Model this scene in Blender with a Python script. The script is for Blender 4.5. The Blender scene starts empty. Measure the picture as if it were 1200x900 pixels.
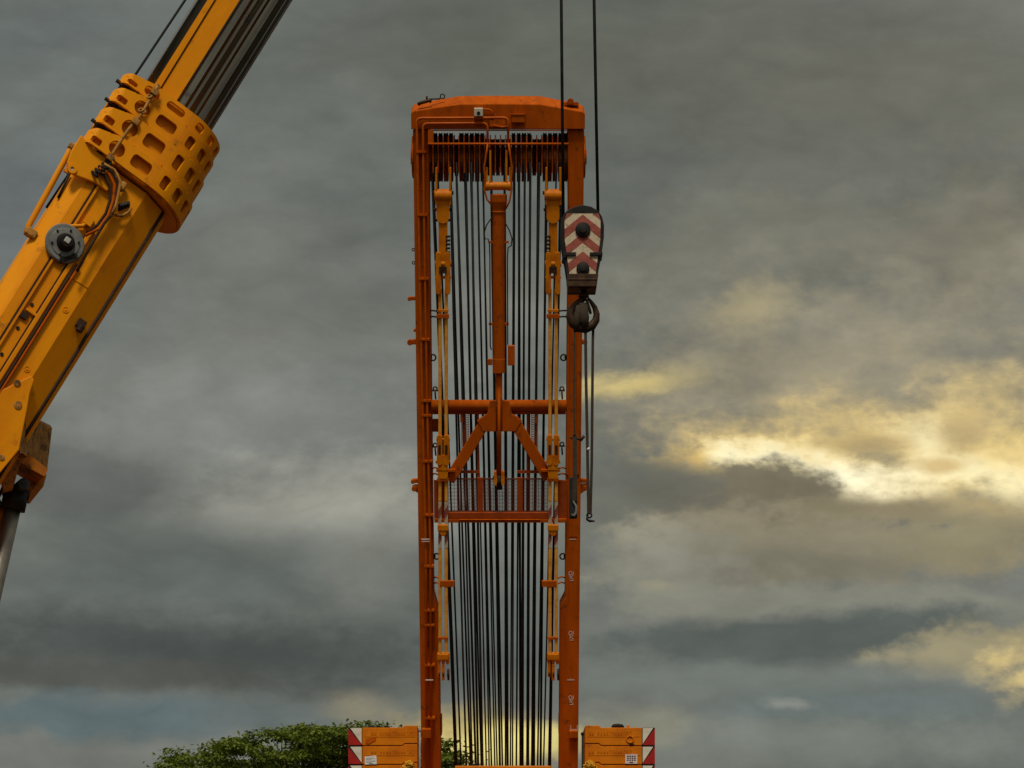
import bpy, math, random
from mathutils import Vector, Matrix
random.seed(11)
R = math.radians
SC = bpy.context.scene
COL = SC.collection

# ------------------------------------------------------------------ camera
F = 2833.0            # focal length in photo pixels (1200 px wide)
CX, HY = 600.0, 1083.0   # foot of the view axis: the camera is level, the lens is shifted up
CAMZ = 1.6
cam_d = bpy.data.cameras.new('camera')
cam = bpy.data.objects.new('camera', cam_d); COL.objects.link(cam)
cam.location = (0, 0, CAMZ); cam.rotation_euler = (R(90), 0, 0)
cam_d.sensor_width = 36; cam_d.lens = 36 * F / 1200
cam_d.shift_y = (HY - 450) / 1200
cam_d.clip_start = 0.5; cam_d.clip_end = 20000
SC.camera = cam
SC.view_settings.view_transform = 'Standard'; SC.view_settings.look = 'None'
SC.view_settings.exposure = 0.0; SC.view_settings.gamma = 1.0
SC.view_settings.use_curve_mapping = False

# ------------------------------------------------------------------ sky
def lin(c):
    return tuple((x / 255 / 12.92) if x / 255 <= .04045 else ((x / 255 + .055) / 1.055) ** 2.4 for x in c) + (1,)

SUN_EL, SUN_AZ = 57.0, -178.0     # azimuth from +Y, clockwise seen from above
world = bpy.data.worlds.new('World'); SC.world = world
world.use_nodes = True
nt = world.node_tree; nt.nodes.clear()
NL = nt.links.new
def nd(t, **kw):
    n = nt.nodes.new(t)
    for k, v in kw.items(): setattr(n, k, v)
    return n
def put(sock, v):
    if isinstance(v, bpy.types.NodeSocket): NL(v, sock)
    else: sock.default_value = v
def m(op, a, b=0.0, c=0.0, clamp=False):
    n = nd('ShaderNodeMath', operation=op, use_clamp=clamp)
    put(n.inputs[0], a); put(n.inputs[1], b)
    if op in ('MULTIPLY_ADD',): put(n.inputs[2], c)
    return n.outputs[0]
def smooth(v, a, b, lo=0.0, hi=1.0):
    n = nd('ShaderNodeMapRange', interpolation_type='SMOOTHSTEP', clamp=True)
    put(n.inputs['Value'], v); n.inputs['From Min'].default_value = a; n.inputs['From Max'].default_value = b
    n.inputs['To Min'].default_value = lo; n.inputs['To Max'].default_value = hi
    return n.outputs[0]
def mix(fac, a, b, mode='MIX'):
    n = nd('ShaderNodeMix', data_type='RGBA', blend_type=mode)
    put(n.inputs[0], fac); put(n.inputs[6], a); put(n.inputs[7], b)
    return n.outputs[2]
def comb(x, y, z):
    n = nd('ShaderNodeCombineXYZ'); put(n.inputs[0], x); put(n.inputs[1], y); put(n.inputs[2], z)
    return n.outputs[0]
def noise(vec, scale, detail=5.0, rough=.55, dist=0.0):
    n = nd('ShaderNodeTexNoise'); NL(vec, n.inputs['Vector'])
    n.inputs['Scale'].default_value = scale; n.inputs['Detail'].default_value = detail
    n.inputs['Roughness'].default_value = rough; n.inputs['Distortion'].default_value = dist
    return n.outputs['Fac']
tc = nd('ShaderNodeTexCoord'); sep = nd('ShaderNodeSeparateXYZ'); NL(tc.outputs['Generated'], sep.inputs[0])
dx, dy, dz = sep.outputs
dyc = m('MAXIMUM', dy, .06)
U = m('MULTIPLY_ADD', m('DIVIDE', dx, dyc), F, CX)            # sky direction, as a tangent-plane bearing
V = m('MULTIPLY_ADD', m('DIVIDE', dz, dyc), -F, HY)
nv = comb(m('MULTIPLY', U, .0042), m('MULTIPLY', V, .0085), 3.1)
nv2 = comb(m('MULTIPLY', U, .0042), m('MULTIPLY', V, .0075), 17.7)
w1 = noise(nv, 1.0, 6, .58); w2 = noise(nv2, 1.0, 6, .58)
fine = noise(comb(m('MULTIPLY', U, .012), m('MULTIPLY', V, .020), 5.0), 1.0, 6, .6)
broad = noise(comb(m('MULTIPLY', U, .0022), m('MULTIPLY', V, .0060), 9.0), 1.0, 4, .5)
UW = m('MULTIPLY_ADD', m('SUBTRACT', w1, .5), 140.0, U)
VW = m('MULTIPLY_ADD', m('SUBTRACT', w2, .5), 62.0, V)
PV = comb(UW, VW, 0.0)
vfine = noise(comb(m('MULTIPLY', U, .034), m('MULTIPLY', V, .050), 2.0), 1.0, 5, .6)
EDGE = m('ADD', m('ADD', m('MULTIPLY', m('SUBTRACT', w1, .5), 1.0), m('MULTIPLY', m('SUBTRACT', fine, .5), 1.1)), m('MULTIPLY', m('SUBTRACT', vfine, .5), .70))
# (px, py, rx, ry, tilt deg, colour, opacity, softness, edge noise)
LAYERS = [
    (150, 60, 420, 200, 0, (104, 111, 109), .75, 1.2, .4),
    (620, 60, 420, 130, 0, (98, 100, 90), .85, 1.2, .4),
    (1060, 110, 380, 150, 0, (106, 106, 95), .9, 1.2, .4),
    (30, 300, 190, 150, 0, (104, 112, 114), .6, 1.1, .4),
    (350, 330, 260, 90, 5, (111, 113, 106), .8, 1.2, .6),
    (300, 500, 330, 90, -3, (128, 131, 126), .9, 1.3, .7),
    (390, 588, 180, 62, 0, (163, 162, 150), .85, 1.3, .8),
    (95, 560, 110, 44, 0, (94, 96, 92), .85, .9, .8),
    (210, 665, 330, 62, 0, (98, 104, 100), .92, 1.1, .8),
    (430, 660, 70, 60, 0, (133, 134, 124), .6, 1.2, .6),
    (230, 762, 400, 50, 2, (74, 79, 77), .95, 1.1, .8),
    (120, 792, 240, 24, 0, (82, 83, 77), .8, .9, .8),
    (130, 843, 210, 30, 0, (92, 107, 110), .9, .9, 1.0),
    (60, 893, 180, 20, 0, (112, 113, 108), .8, .9, .7),
    (330, 838, 130, 26, 0, (100, 108, 106), .7, .9, .6),
    (436, 832, 46, 24, 20, (150, 141, 114), .7, 1.7, 1.2),
    (575, 862, 105, 36, 0, (205, 180, 104), .75, 1.2, .8),
    (600, 866, 74, 26, -4, (255, 238, 146), .92, 1.2, .8),
    (1120, 290, 240, 100, -8, (142, 135, 114), .85, 1.5, .8),
    (880, 300, 300, 90, -8, (122, 121, 108), .8, 1.2, .6),
    (960, 430, 330, 110, -8, (154, 146, 124), .9, 1.2, .7),
    (888, 358, 58, 34, -20, (172, 160, 124), .7, 1.6, 1.2),
    (738, 444, 100, 17, -13, (226, 204, 134), .9, 1.5, .9),
    (830, 415, 70, 22, -10, (160, 152, 126), .7, 1.5, 1.2),
    (1060, 520, 310, 115, -6, (190, 172, 126), .92, 2.0, .9),
    (1110, 478, 180, 46, -10, (222, 196, 134), .85, 1.7, 1.3),
    (1070, 545, 255, 76, 2, (234, 204, 132), .95, 1.5, 1.2),
    (838, 541, 70, 24, -4, (222, 188, 112), .9, 1.3, 1.2),
    (930, 540, 90, 28, 4, (246, 216, 136), .95, 1.2, 1.3),
    (895, 538, 60, 20, 8, (255, 244, 196), 1.0, 1.7, 1.2),
    (972, 558, 105, 33, 10, (280, 272, 232), 1.0, 1.6, 1.3),
    (1050, 560, 85, 34, -4, (270, 258, 210), 1.0, 1.9, 1.3),
    (1076, 516, 52, 46, 40, (255, 240, 186), .95, 1.7, 1.2),
    (1130, 552, 60, 20, 4, (255, 240, 186), .95, 1.1, 1.3),
    (1182, 572, 84, 40, 8, (264, 250, 196), .95, 1.9, 1.3),
    (1190, 535, 60, 30, 0, (240, 212, 140), .8, 1.4, 1.4),
    (1012, 520, 60, 17, -6, (188, 164, 114), .8, 1.2, 1.1),
    (1132, 508, 46, 22, -20, (196, 172, 124), .75, 1.3, 1.1),
    (1092, 549, 44, 12, 0, (214, 184, 124), .85, 1.1, 1.0),
    (740, 592, 135, 62, 4, (104, 105, 95), .95, 1.0, .9),
    (830, 592, 90, 40, 14, (106, 104, 92), .92, .8, 1.0),
    (917, 583, 58, 42, 6, (116, 109, 90), .97, .5, 1.1),
    (985, 606, 60, 26, 0, (136, 126, 101), .95, .6, 1.1),
    (1062, 604, 60, 22, 0, (146, 134, 104), .9, .7, 1.1),
    (1135, 602, 44, 20, 0, (168, 153, 114), .85, .8, 1.1),
    (1165, 612, 90, 24, 0, (186, 164, 112), .75, 1.4, 1.3),
    (1000, 645, 300, 46, -2, (142, 134, 111), .93, .8, 1.3),
    (900, 664, 200, 30, 0, (122, 118, 101), .9, .9, .9),
    (1130, 640, 110, 36, 0, (143, 134, 104), .7, .9, .8),
    (780, 668, 120, 46, 0, (143, 142, 128), .8, 1.1, 1.1),
    (784, 685, 26, 8, 0, (200, 186, 140), .75, 1.4, 1.0),
    (1000, 706, 300, 26, 3, (136, 136, 123), .9, .8, .7),
    (960, 744, 230, 30, -4, (90, 97, 92), .95, .7, .8),
    (1135, 766, 110, 32, -8, (160, 150, 118), .9, .9, 1.4),
    (1196, 797, 42, 36, 25, (252, 222, 142), .92, 1.6, 1.4),
    (900, 800, 260, 26, 0, (112, 118, 112), .85, 1.0, .7),
    (1010, 835, 190, 26, 0, (105, 115, 113), .85, .9, .8),
    (928, 829, 26, 9, 8, (150, 151, 142), .6, 1.3, 1.2),
    (980, 876, 330, 30, 0, (118, 123, 115), .8, 1.0, .7),
    (740, 850, 70, 30, 0, (140, 138, 118), .7, 1.1, .6),
]
base = mix(smooth(broad, .35, .65), lin((100, 105, 100)), lin((122, 124, 116)))
col = base
for (px, py, rx, ry, rot, c, op, soft, en) in LAYERS:
    mp = nd('ShaderNodeMapping', vector_type='TEXTURE')
    NL(PV, mp.inputs['Vector'])
    mp.inputs['Location'].default_value = (px, py, 0)
    mp.inputs['Rotation'].default_value = (0, 0, R(rot))
    mp.inputs['Scale'].default_value = (rx * 1.18, ry * 1.18, 1)
    ln = nd('ShaderNodeVectorMath', operation='LENGTH'); NL(mp.outputs[0], ln.inputs[0])
    v = m('MULTIPLY_ADD', EDGE, en, m('SUBTRACT', 1.0, ln.outputs['Value']))
    col = mix(smooth(v, -.12, soft * .74, 0, op), col, lin(c))
# fibrous brightness variation of the cloud itself
puff = noise(comb(m('MULTIPLY', UW, .0062), m('MULTIPLY', VW, .0120), 31.0), 1.0, 5, .55)
bil = m('ABSOLUTE', m('MULTIPLY_ADD', puff, 2.0, -1.0))          # billows: round tops, creased bases
tex = m('MULTIPLY_ADD', m('SUBTRACT', fine, .5), .26, m('MULTIPLY_ADD', m('SUBTRACT', w2, .5), .50, 1.0))
tex = m('MULTIPLY_ADD', m('SUBTRACT', bil, .14), .42, tex)
vm = nd('ShaderNodeVectorMath', operation='SCALE'); NL(col, vm.inputs[0]); NL(tex, vm.inputs['Scale'])
col = vm.outputs[0]
# the open, much brighter cloud deck overhead and behind the viewer
over = noise(tc.outputs['Generated'], 2.2, 5, .55)
deck = mix(smooth(over, .3, .7), (.34, .34, .33, 1), (.62, .61, .58, 1))
up = smooth(dz, .40, .80)
back = smooth(dy, .55, -.25)
low = smooth(dz, .05, .65)
col = mix(m('MULTIPLY', m('MAXIMUM', up, back), low), col, deck)
col = mix(smooth(dz, .005, -.02), col, (.07, .065, .055, 1))
bg_c = nd('ShaderNodeBackground'); NL(col, bg_c.inputs['Color']); bg_c.inputs['Strength'].default_value = 1.0
sky = nd('ShaderNodeTexSky', sky_type='NISHITA'); sky.sun_disc = False
sky.sun_elevation = R(SUN_EL); sky.sun_rotation = R(SUN_AZ); sky.dust_density = 2.0
bg_s = nd('ShaderNodeBackground'); NL(sky.outputs[0], bg_s.inputs['Color']); bg_s.inputs['Strength'].default_value = .05
mx = nd('ShaderNodeMixShader'); mx.inputs[0].default_value = .985      # cloud cover
NL(bg_s.outputs[0], mx.inputs[1]); NL(bg_c.outputs[0], mx.inputs[2])
wo = nd('ShaderNodeOutputWorld'); NL(mx.outputs[0], wo.inputs['Surface'])

sun_d = bpy.data.lights.new('sun', 'SUN'); sun = bpy.data.objects.new('sun', sun_d); COL.objects.link(sun)
sun_d.energy = 2.3; sun_d.angle = R(12); sun_d.color = (1, .93, .82)
sv = Vector((math.sin(R(SUN_AZ)) * math.cos(R(SUN_EL)), math.cos(R(SUN_AZ)) * math.cos(R(SUN_EL)), math.sin(R(SUN_EL))))
sun.rotation_euler = sv.to_track_quat('Z', 'Y').to_euler(); sun.location = (-20, -10, 40)

# ------------------------------------------------------------------ materials
MATS = {}
def material(name, c1, c2=None, rough=.5, metal=0.0, scale=3.0, bump=0.0, spec=.10, streak=None, lo=.42, hi=.68, stain=None):
    if name in MATS: return MATS[name]
    mt = bpy.data.materials.new(name); mt.use_nodes = True
    t = mt.node_tree; b = t.nodes['Principled BSDF']
    b.inputs['Roughness'].default_value = rough; b.inputs['Metallic'].default_value = metal
    b.inputs['Specular IOR Level'].default_value = spec
    tcn = t.nodes.new('ShaderNodeTexCoord'); mpn = t.nodes.new('ShaderNodeMapping')
    if streak: mpn.inputs['Scale'].default_value = streak
    t.links.new(tcn.outputs['Object'], mpn.inputs['Vector'])
    n = t.nodes.new('ShaderNodeTexNoise'); n.inputs['Scale'].default_value = scale
    n.inputs['Detail'].default_value = 7; n.inputs['Roughness'].default_value = .62
    t.links.new(mpn.outputs[0], n.inputs['Vector'])
    rp = t.nodes.new('ShaderNodeValToRGB'); rp.color_ramp.elements[0].position = lo; rp.color_ramp.elements[1].position = hi
    rp.color_ramp.elements[0].color = (*c1, 1); rp.color_ramp.elements[1].color = (*(c2 or c1), 1)
    t.links.new(n.outputs['Fac'], rp.inputs[0])
    out = rp.outputs[0]
    if stain:
        n2 = t.nodes.new('ShaderNodeTexNoise'); n2.inputs['Scale'].default_value = stain[1]; n2.inputs['Detail'].default_value = 9
        n2.inputs['Roughness'].default_value = .72
        t.links.new(tcn.outputs['Object'], n2.inputs['Vector'])
        r2 = t.nodes.new('ShaderNodeMapRange'); r2.interpolation_type = 'SMOOTHSTEP'
        r2.inputs['From Min'].default_value = stain[2]; r2.inputs['From Max'].default_value = stain[2] + .12
        r2.inputs['To Max'].default_value = stain[3]
        t.links.new(n2.outputs['Fac'], r2.inputs['Value'])
        mxn = t.nodes.new('ShaderNodeMix'); mxn.data_type = 'RGBA'
        t.links.new(r2.outputs[0], mxn.inputs[0]); t.links.new(out, mxn.inputs[6]); mxn.inputs[7].default_value = (*stain[0], 1)
        out = mxn.outputs[2]
    t.links.new(out, b.inputs['Base Color'])
    rr = t.nodes.new('ShaderNodeMapRange'); rr.inputs['To Min'].default_value = max(.05, rough - .12); rr.inputs['To Max'].default_value = min(1, rough + .15)
    t.links.new(n.outputs['Fac'], rr.inputs['Value']); t.links.new(rr.outputs[0], b.inputs['Roughness'])
    if bump:
        bn = t.nodes.new('ShaderNodeBump'); bn.inputs['Strength'].default_value = bump; bn.inputs['Distance'].default_value = .01
        t.links.new(n.outputs['Fac'], bn.inputs['Height']); t.links.new(bn.outputs[0], b.inputs['Normal'])
    MATS[name] = mt
    return mt
ORANGE = material('mast_orange', (.45, .084, .002), (.32, .054, .002), .7, scale=2.2, spec=.04, lo=.38, hi=.70, streak=(2.6, 1.0, .40), stain=((.10, .034, .012), 6, .55, .7))
PIPEO = material('pipe_orange', (.48, .092, .003), (.38, .064, .003), .42, scale=6)
AMBER = material('pendant_amber', (.62, .185, .003), (.46, .105, .003), .45, scale=5, stain=((.20, .07, .02), 14, .58, .6))
BOOMY = material('boom_yellow', (.74, .262, .001), (.60, .185, .001), .5, scale=1.6, streak=(1.6, 1.6, .5), stain=((.26, .10, .012), 4.5, .57, .6))
BARM = material('bar_ochre_lit', (.80, .36, .05), (.62, .23, .02), .42, scale=6, stain=((.25, .09, .02), 12, .58, .5))  # ochre bars, paler than the plates: the light they catch is in the colour
SLABM = material('slab_orange', (.58, .158, .002), (.44, .100, .002), .65, scale=2.5, stain=((.17, .06, .018), 8, .565, .65))
BLACK = material('black_steel', (.012, .011, .010), (.028, .024, .020), .5, scale=6)
ROPE = material('wire_rope_steel', (.010, .010, .010), (.022, .021, .020), .55, scale=20)
ROPE2 = material('wire_rope_grey', (.035, .034, .032), (.02, .019, .018), .5, scale=20)
SHEAVE = material('sheave_nylon', (.11, .038, .014), (.20, .062, .016), .5, scale=5)
GREASE = material('greased_boom_steel', (.055, .050, .036), (.125, .115, .085), .26, metal=.25, scale=3.0, streak=(2.6, 2.6, .12), lo=.40, hi=.66, spec=.5, stain=((.016, .013, .009), 2.0, .55, .85))
CHROME = material('cylinder_rod', (.26, .23, .18), (.18, .155, .12), .42, metal=.9, scale=6)
GREYP = material('grey_reel', (.17, .17, .15), (.10, .10, .09), .55, scale=8)
WHITE = material('white_paint', (.62, .55, .42), (.48, .42, .31), .55, scale=9)
PALE = material('marking_white', (.62, .56, .50), (.5, .45, .40), .6, scale=9)
REDP = material('red_paint', (.36, .018, .014), (.26, .014, .012), .5, scale=9)
BRICKR = material('faded_red', (.30, .080, .055), (.20, .055, .04), .7, scale=14, stain=((.10, .05, .035), 18, .55, .75))
CREAM = material('worn_cream', (.52, .42, .28), (.40, .32, .20), .65, scale=30, stain=((.12, .085, .055), 16, .55, .8))
SLING = material('sling_webbing', (.035, .026, .017), (.055, .04, .026), .8, scale=30)
SHEAVE2 = material('sheave_rusty', (.30, .085, .016), (.16, .048, .014), .55, scale=6)
HOOKM = material('hook_steel', (.035, .021, .013), (.075, .038, .018), .5, scale=12, metal=.3)
RUST = material('rusty_bracket', (.42, .20, .04), (.22, .095, .022), .6, scale=9, stain=((.03, .018, .01), 8, .5, .8))
MESHO = material('mesh_red_orange', (.33, .055, .008), (.26, .042, .007), .55, scale=8)
MESHD = material('mesh_dark', (.14, .026, .008), (.10, .02, .007), .6, scale=8)
HOSE = material('rubber_hose', (.03, .016, .010), (.05, .024, .012), .6, scale=10)
PAPER = material('paper_sticker', (.66, .63, .56), (.56, .52, .46), .8, scale=12)
PINKP = material('pink_sticker', (.62, .47, .42), (.52, .40, .36), .8, scale=12)
GALV = material('galvanised', (.40, .38, .34), (.30, .28, .25), .5, scale=10)
BRKT = material('bracket_brown', (.42, .13, .010), (.26, .075, .008), .55, scale=5, stain=((.04, .018, .008), 6, .52, .8))
BARK = material('bark', (.06, .045, .03), (.03, .024, .017), .9, scale=6, bump=.5)
GROUND = material('dusty_ground', (.06, .05, .038), (.04, .034, .026), .95, scale=.4)
TYRE = material('tyre_rubber', (.02, .02, .02), (.03, .03, .028), .8, scale=5)
YROPE = material('yellow_chain', (.62, .30, .02), (.45, .18, .015), .6, scale=20)

def leaf_material():
    mt = bpy.data.materials.new('leaf'); mt.use_nodes = True
    t = mt.node_tree; b = t.nodes['Principled BSDF']
    oi = t.nodes.new('ShaderNodeNewGeometry')
    rp = t.nodes.new('ShaderNodeValToRGB')
    rp.color_ramp.elements[0].color = (.072, .105, .010, 1); rp.color_ramp.elements[1].color = (.16, .195, .020, 1)
    b.inputs['Specular IOR Level'].default_value = .12
    t.links.new(oi.outputs['Random Per Island'], rp.inputs[0])
    t.links.new(rp.outputs[0], b.inputs['Base Color'])
    b.inputs['Roughness'].default_value = .6
    tr = t.nodes.new('ShaderNodeBsdfTranslucent'); t.links.new(rp.outputs[0], tr.inputs['Color'])
    mxs = t.nodes.new('ShaderNodeMixShader'); mxs.inputs[0].default_value = .30
    t.links.new(b.outputs[0], mxs.inputs[1]); t.links.new(tr.outputs[0], mxs.inputs[2])
    t.links.new(mxs.outputs[0], t.nodes['Material Output'].inputs['Surface'])
    return mt
LEAF = leaf_material()

# ------------------------------------------------------------------ mesh helpers
I4 = Matrix.Identity(4)
class MB:
    def __init__(s): s.v = []; s.f = []; s.mi = []; s.sm = []
    def add(s, vs, fs, mat=0, smooth=False):
        o = len(s.v); s.v += [tuple(v) for v in vs]
        for f in fs: s.f.append(tuple(o + i for i in f)); s.mi.append(mat); s.sm.append(smooth)
        return s
    def box(s, x0, x1, y0, y1, z0, z1, mat=0, M=None):
        vs = [Vector((x, y, z)) for z in (z0, z1) for y in (y0, y1) for x in (x0, x1)]
        if M is not None: vs = [M @ v for v in vs]
        return s.add(vs, [(0, 2, 3, 1), (4, 5, 7, 6), (0, 1, 5, 4), (2, 6, 7, 3), (0, 4, 6, 2), (1, 3, 7, 5)], mat)
    def hull(s, front, back, mat=0, smooth=False):        # two equal loops joined
        n = len(front)
        fs = [tuple(range(n)), tuple(range(2 * n - 1, n - 1, -1))]
        for i in range(n):
            j = (i + 1) % n; fs.append((i, n + i, n + j, j))
        return s.add(list(front) + list(back), fs, mat, smooth)
    def prism(s, poly, y0, y1, mat=0):                    # (x,z) outline extruded along y
        return s.hull([(x, y0, z) for x, z in poly], [(x, y1, z) for x, z in poly], mat)
    def tube(s, pts, r, n=8, mat=0, caps=True, flat=1.0):
        pts = [Vector(p) for p in pts]; k = len(pts)
        rs = r if isinstance(r, (list, tuple)) else [r] * k
        tang = []
        for i in range(k):
            d = pts[min(i + 1, k - 1)] - pts[max(i - 1, 0)]
            tang.append(d.normalized())
        ref = Vector((0, 1, 0)) if abs(tang[0].y) < .9 else Vector((1, 0, 0))
        a = tang[0].cross(ref).normalized()
        vs = []; fs = []
        for i in range(k):
            a = (a - tang[i] * a.dot(tang[i])).normalized(); b = tang[i].cross(a)
            for j in range(n):
                th = 2 * math.pi * j / n
                vs.append(pts[i] + (a * math.cos(th) + b * math.sin(th) * flat) * rs[i])
        for i in range(k - 1):
            for j in range(n):
                q = (j + 1) % n
                fs.append((i * n + j, i * n + q, (i + 1) * n + q, (i + 1) * n + j))
        s.add(vs, fs, mat, True)
        if caps:
            o = len(s.v) - len(vs)
            s.f.append(tuple(o + j for j in reversed(range(n)))); s.mi.append(mat); s.sm.append(False)
            s.f.append(tuple(o + (k - 1) * n + j for j in range(n))); s.mi.append(mat); s.sm.append(False)
        return s
    def cyl(s, p0, p1, r, n=16, mat=0): return s.tube([p0, p1], r, n, mat)
    def lathe(s, c, axis, prof, n=32, mat=0):             # prof: (radius, along)
        c = Vector(c); axis = Vector(axis).normalized()
        ref = Vector((0, 0, 1)) if abs(axis.z) < .9 else Vector((1, 0, 0))
        a = axis.cross(ref).normalized(); b = axis.cross(a)
        vs = []; fs = []; k = len(prof)
        for (r, h) in prof:
            for j in range(n):
                th = 2 * math.pi * j / n
                vs.append(c + axis * h + (a * math.cos(th) + b * math.sin(th)) * r)
        for i in range(k - 1):
            for j in range(n):
                q = (j + 1) % n
                fs.append((i * n + j, i * n + q, (i + 1) * n + q, (i + 1) * n + j))
        s.add(vs, fs, mat, False)
        return s
    def torus(s, c, axis, R0, r, n=20, k=8, mat=0):
        c = Vector(c); axis = Vector(axis).normalized()
        ref = Vector((0, 0, 1)) if abs(axis.z) < .9 else Vector((1, 0, 0))
        a = axis.cross(ref).normalized(); b = axis.cross(a)
        vs = []; fs = []
        for i in range(n):
            th = 2 * math.pi * i / n; d = a * math.cos(th) + b * math.sin(th)
            for j in range(k):
                ph = 2 * math.pi * j / k
                vs.append(c + d * (R0 + r * math.cos(ph)) + axis * r * math.sin(ph))
        for i in range(n):
            for j in range(k):
                fs.append((i * k + j, ((i + 1) % n) * k + j, ((i + 1) % n) * k + (j + 1) % k, i * k + (j + 1) % k))
        return s.add(vs, fs, mat, True)

ROOTM = {}
def obj(name, mb, mats, parent=None, local=False, bevel=0.0, solid=0.0):
    me = bpy.data.meshes.new(name)
    vs = mb.v
    if parent is not None and not local:
        inv = ROOTM[parent.name].inverted()
        vs = [tuple(inv @ Vector(v)) for v in vs]
    me.from_pydata(vs, [], mb.f)
    mats = mats if isinstance(mats, (list, tuple)) else [mats]
    for mt in mats: me.materials.append(mt)
    me.polygons.foreach_set('material_index', mb.mi); me.polygons.foreach_set('use_smooth', mb.sm)
    me.validate(); me.update()
    import bmesh
    bm = bmesh.new(); bm.from_mesh(me); bmesh.ops.recalc_face_normals(bm, faces=bm.faces); bm.to_mesh(me); bm.free()
    o = bpy.data.objects.new(name, me); COL.objects.link(o)
    if parent is not None:
        o.parent = parent; ROOTM[o.name] = ROOTM[parent.name]
    else: ROOTM[o.name] = I4
    if solid:
        sm = o.modifiers.new('solid', 'SOLIDIFY'); sm.thickness = solid; sm.offset = -1
    if bevel:
        bv = o.modifiers.new('bevel', 'BEVEL'); bv.width = bevel; bv.segments = 2; bv.limit_method = 'ANGLE'; bv.angle_limit = R(40)
    return o
def tag(o, label, cat, group=None):
    o['label'] = label; o['category'] = cat
    if group: o['group'] = group
    return o
def thing(name, label, cat, M=None, loc=None, group=None):
    o = bpy.data.objects.new(name, None); COL.objects.link(o); o.empty_display_size = .3
    mm = M if M is not None else Matrix.Translation(loc or (0, 0, 0))
    o.matrix_world = mm; ROOTM[o.name] = mm
    return tag(o, label, cat, group)
def struct(o):
    o['kind'] = 'structure'; return o

def P(px, py, Y): return Vector(((px - CX) * Y / F, Y, CAMZ + (HY - py) * Y / F))
def ray(px, py): return Vector(((px - CX) / F, 1, (HY - py) / F))
CAMP = Vector((0, 0, CAMZ))

# ------------------------------------------------------------------ ground
g = MB(); S = 6000
g.add([(-S, -200, 0), (S, -200, 0), (S, S, 0), (-S, S, 0)], [(0, 1, 2, 3)])
struct(obj('ground', g, GROUND))

# ------------------------------------------------------------------ crawler crane base (just under the frame)
base_t = thing('crawler_crane', 'orange crawler crane body under the tall mast and its ballast', 'crane', loc=(-.22, 45, 0))
for sx in (-1, 1):
    b = MB(); c = -.22 + sx * 3.2
    prof = [(42.2 - 1.2, .9), (42.2 - .8, .25), (42.2, 0.02), (49, 0.02), (49.8, .25), (50.2, .9), (49.8, 1.35), (49, 1.5), (42, 1.5), (41.3, 1.3)]
    b.hull([(c - .6, y, z) for y, z in prof], [(c + .6, y, z) for y, z in prof])
    obj('crawler_track', b, BLACK, base_t, bevel=.03)
b = MB().box(-2.9, 2.5, 43.6, 48.5, .7, 1.7); obj('carbody', b, SLABM, base_t, bevel=.03)
b = MB().box(-1.9, 1.46, 42.9, 50, 1.75, 3.9); b.box(-3.2, 2.76, 41.6, 42.85, 1.75, 2.05); obj('superstructure', b, SLABM, base_t, bevel=.03)
zt = P(0, 897.3, 43.3).z
b = MB().box(P(533, 0, 43.3).x, P(646, 0, 43.3).x, 43.3, 45.2, 3.9, zt); obj('winch_frame', b, AMBER, base_t, bevel=.015)
b = MB(); pc = P(556, 896.5, 43.6)
b.box(pc.x - .09, pc.x + .09, 43.5, 43.8, zt, zt + .035); b.cyl((pc.x - .05, 43.6, zt + .03), (pc.x + .06, 43.6, zt + .05), .02, 8)
obj('rope_guide', b, BLACK, base_t)

# ------------------------------------------------------------------ ballast slabs
YS = 41.4
def bar_lettering(b, x0, x1, z0, z1, y):
    rnd = random.Random(5); x = x0; w = (x1 - x0) / 15; t = w * .20
    glyphs = 'M  XBRHUTEMDDR'
    for gi in range(15):
        if gi == 2: x += w; continue
        wl = w * .74
        def bx(a, c, d, e): b.box(a, c, y - .008, y + .02, d, e)
        bx(x, x + t, z0, z1)
        k = rnd.random()
        if k < .75: bx(x + wl - t, x + wl, z0, z1)
        if k < .6: bx(x + t + .001, x + wl - t - .001, z1 - t, z1)
        if k > .3: bx(x + t + .001, x + wl - t - .001, (z0 + z1) / 2 - t / 2, (z0 + z1) / 2 + t / 2)
        if k > .55: bx(x + t + .001, x + wl - t - .001, z0, z0 + t)
        x += w
TOPS = [852.6, 874.5, 896.6, 918.6, 940.6, 962.6]
LSLAB = ['orange ballast slab topmost of the left stack, with nothing on its face, in front of the tree',
         'orange ballast slab second in the left stack with a white paper sticker',
         'orange ballast slab third in the left stack just under the one with the white sticker',
         'orange ballast slab low in the left stack', 'orange ballast slab lowest of the left stack']
RSLAB = ['orange ballast slab topmost of the right stack with a black strap lying on it',
         'orange ballast slab second in the right stack with a pinkish sticker',
         'orange ballast slab third in the right stack just under the one with the pinkish sticker',
         'orange ballast slab low in the right stack', 'orange ballast slab lowest of the right stack']
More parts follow.
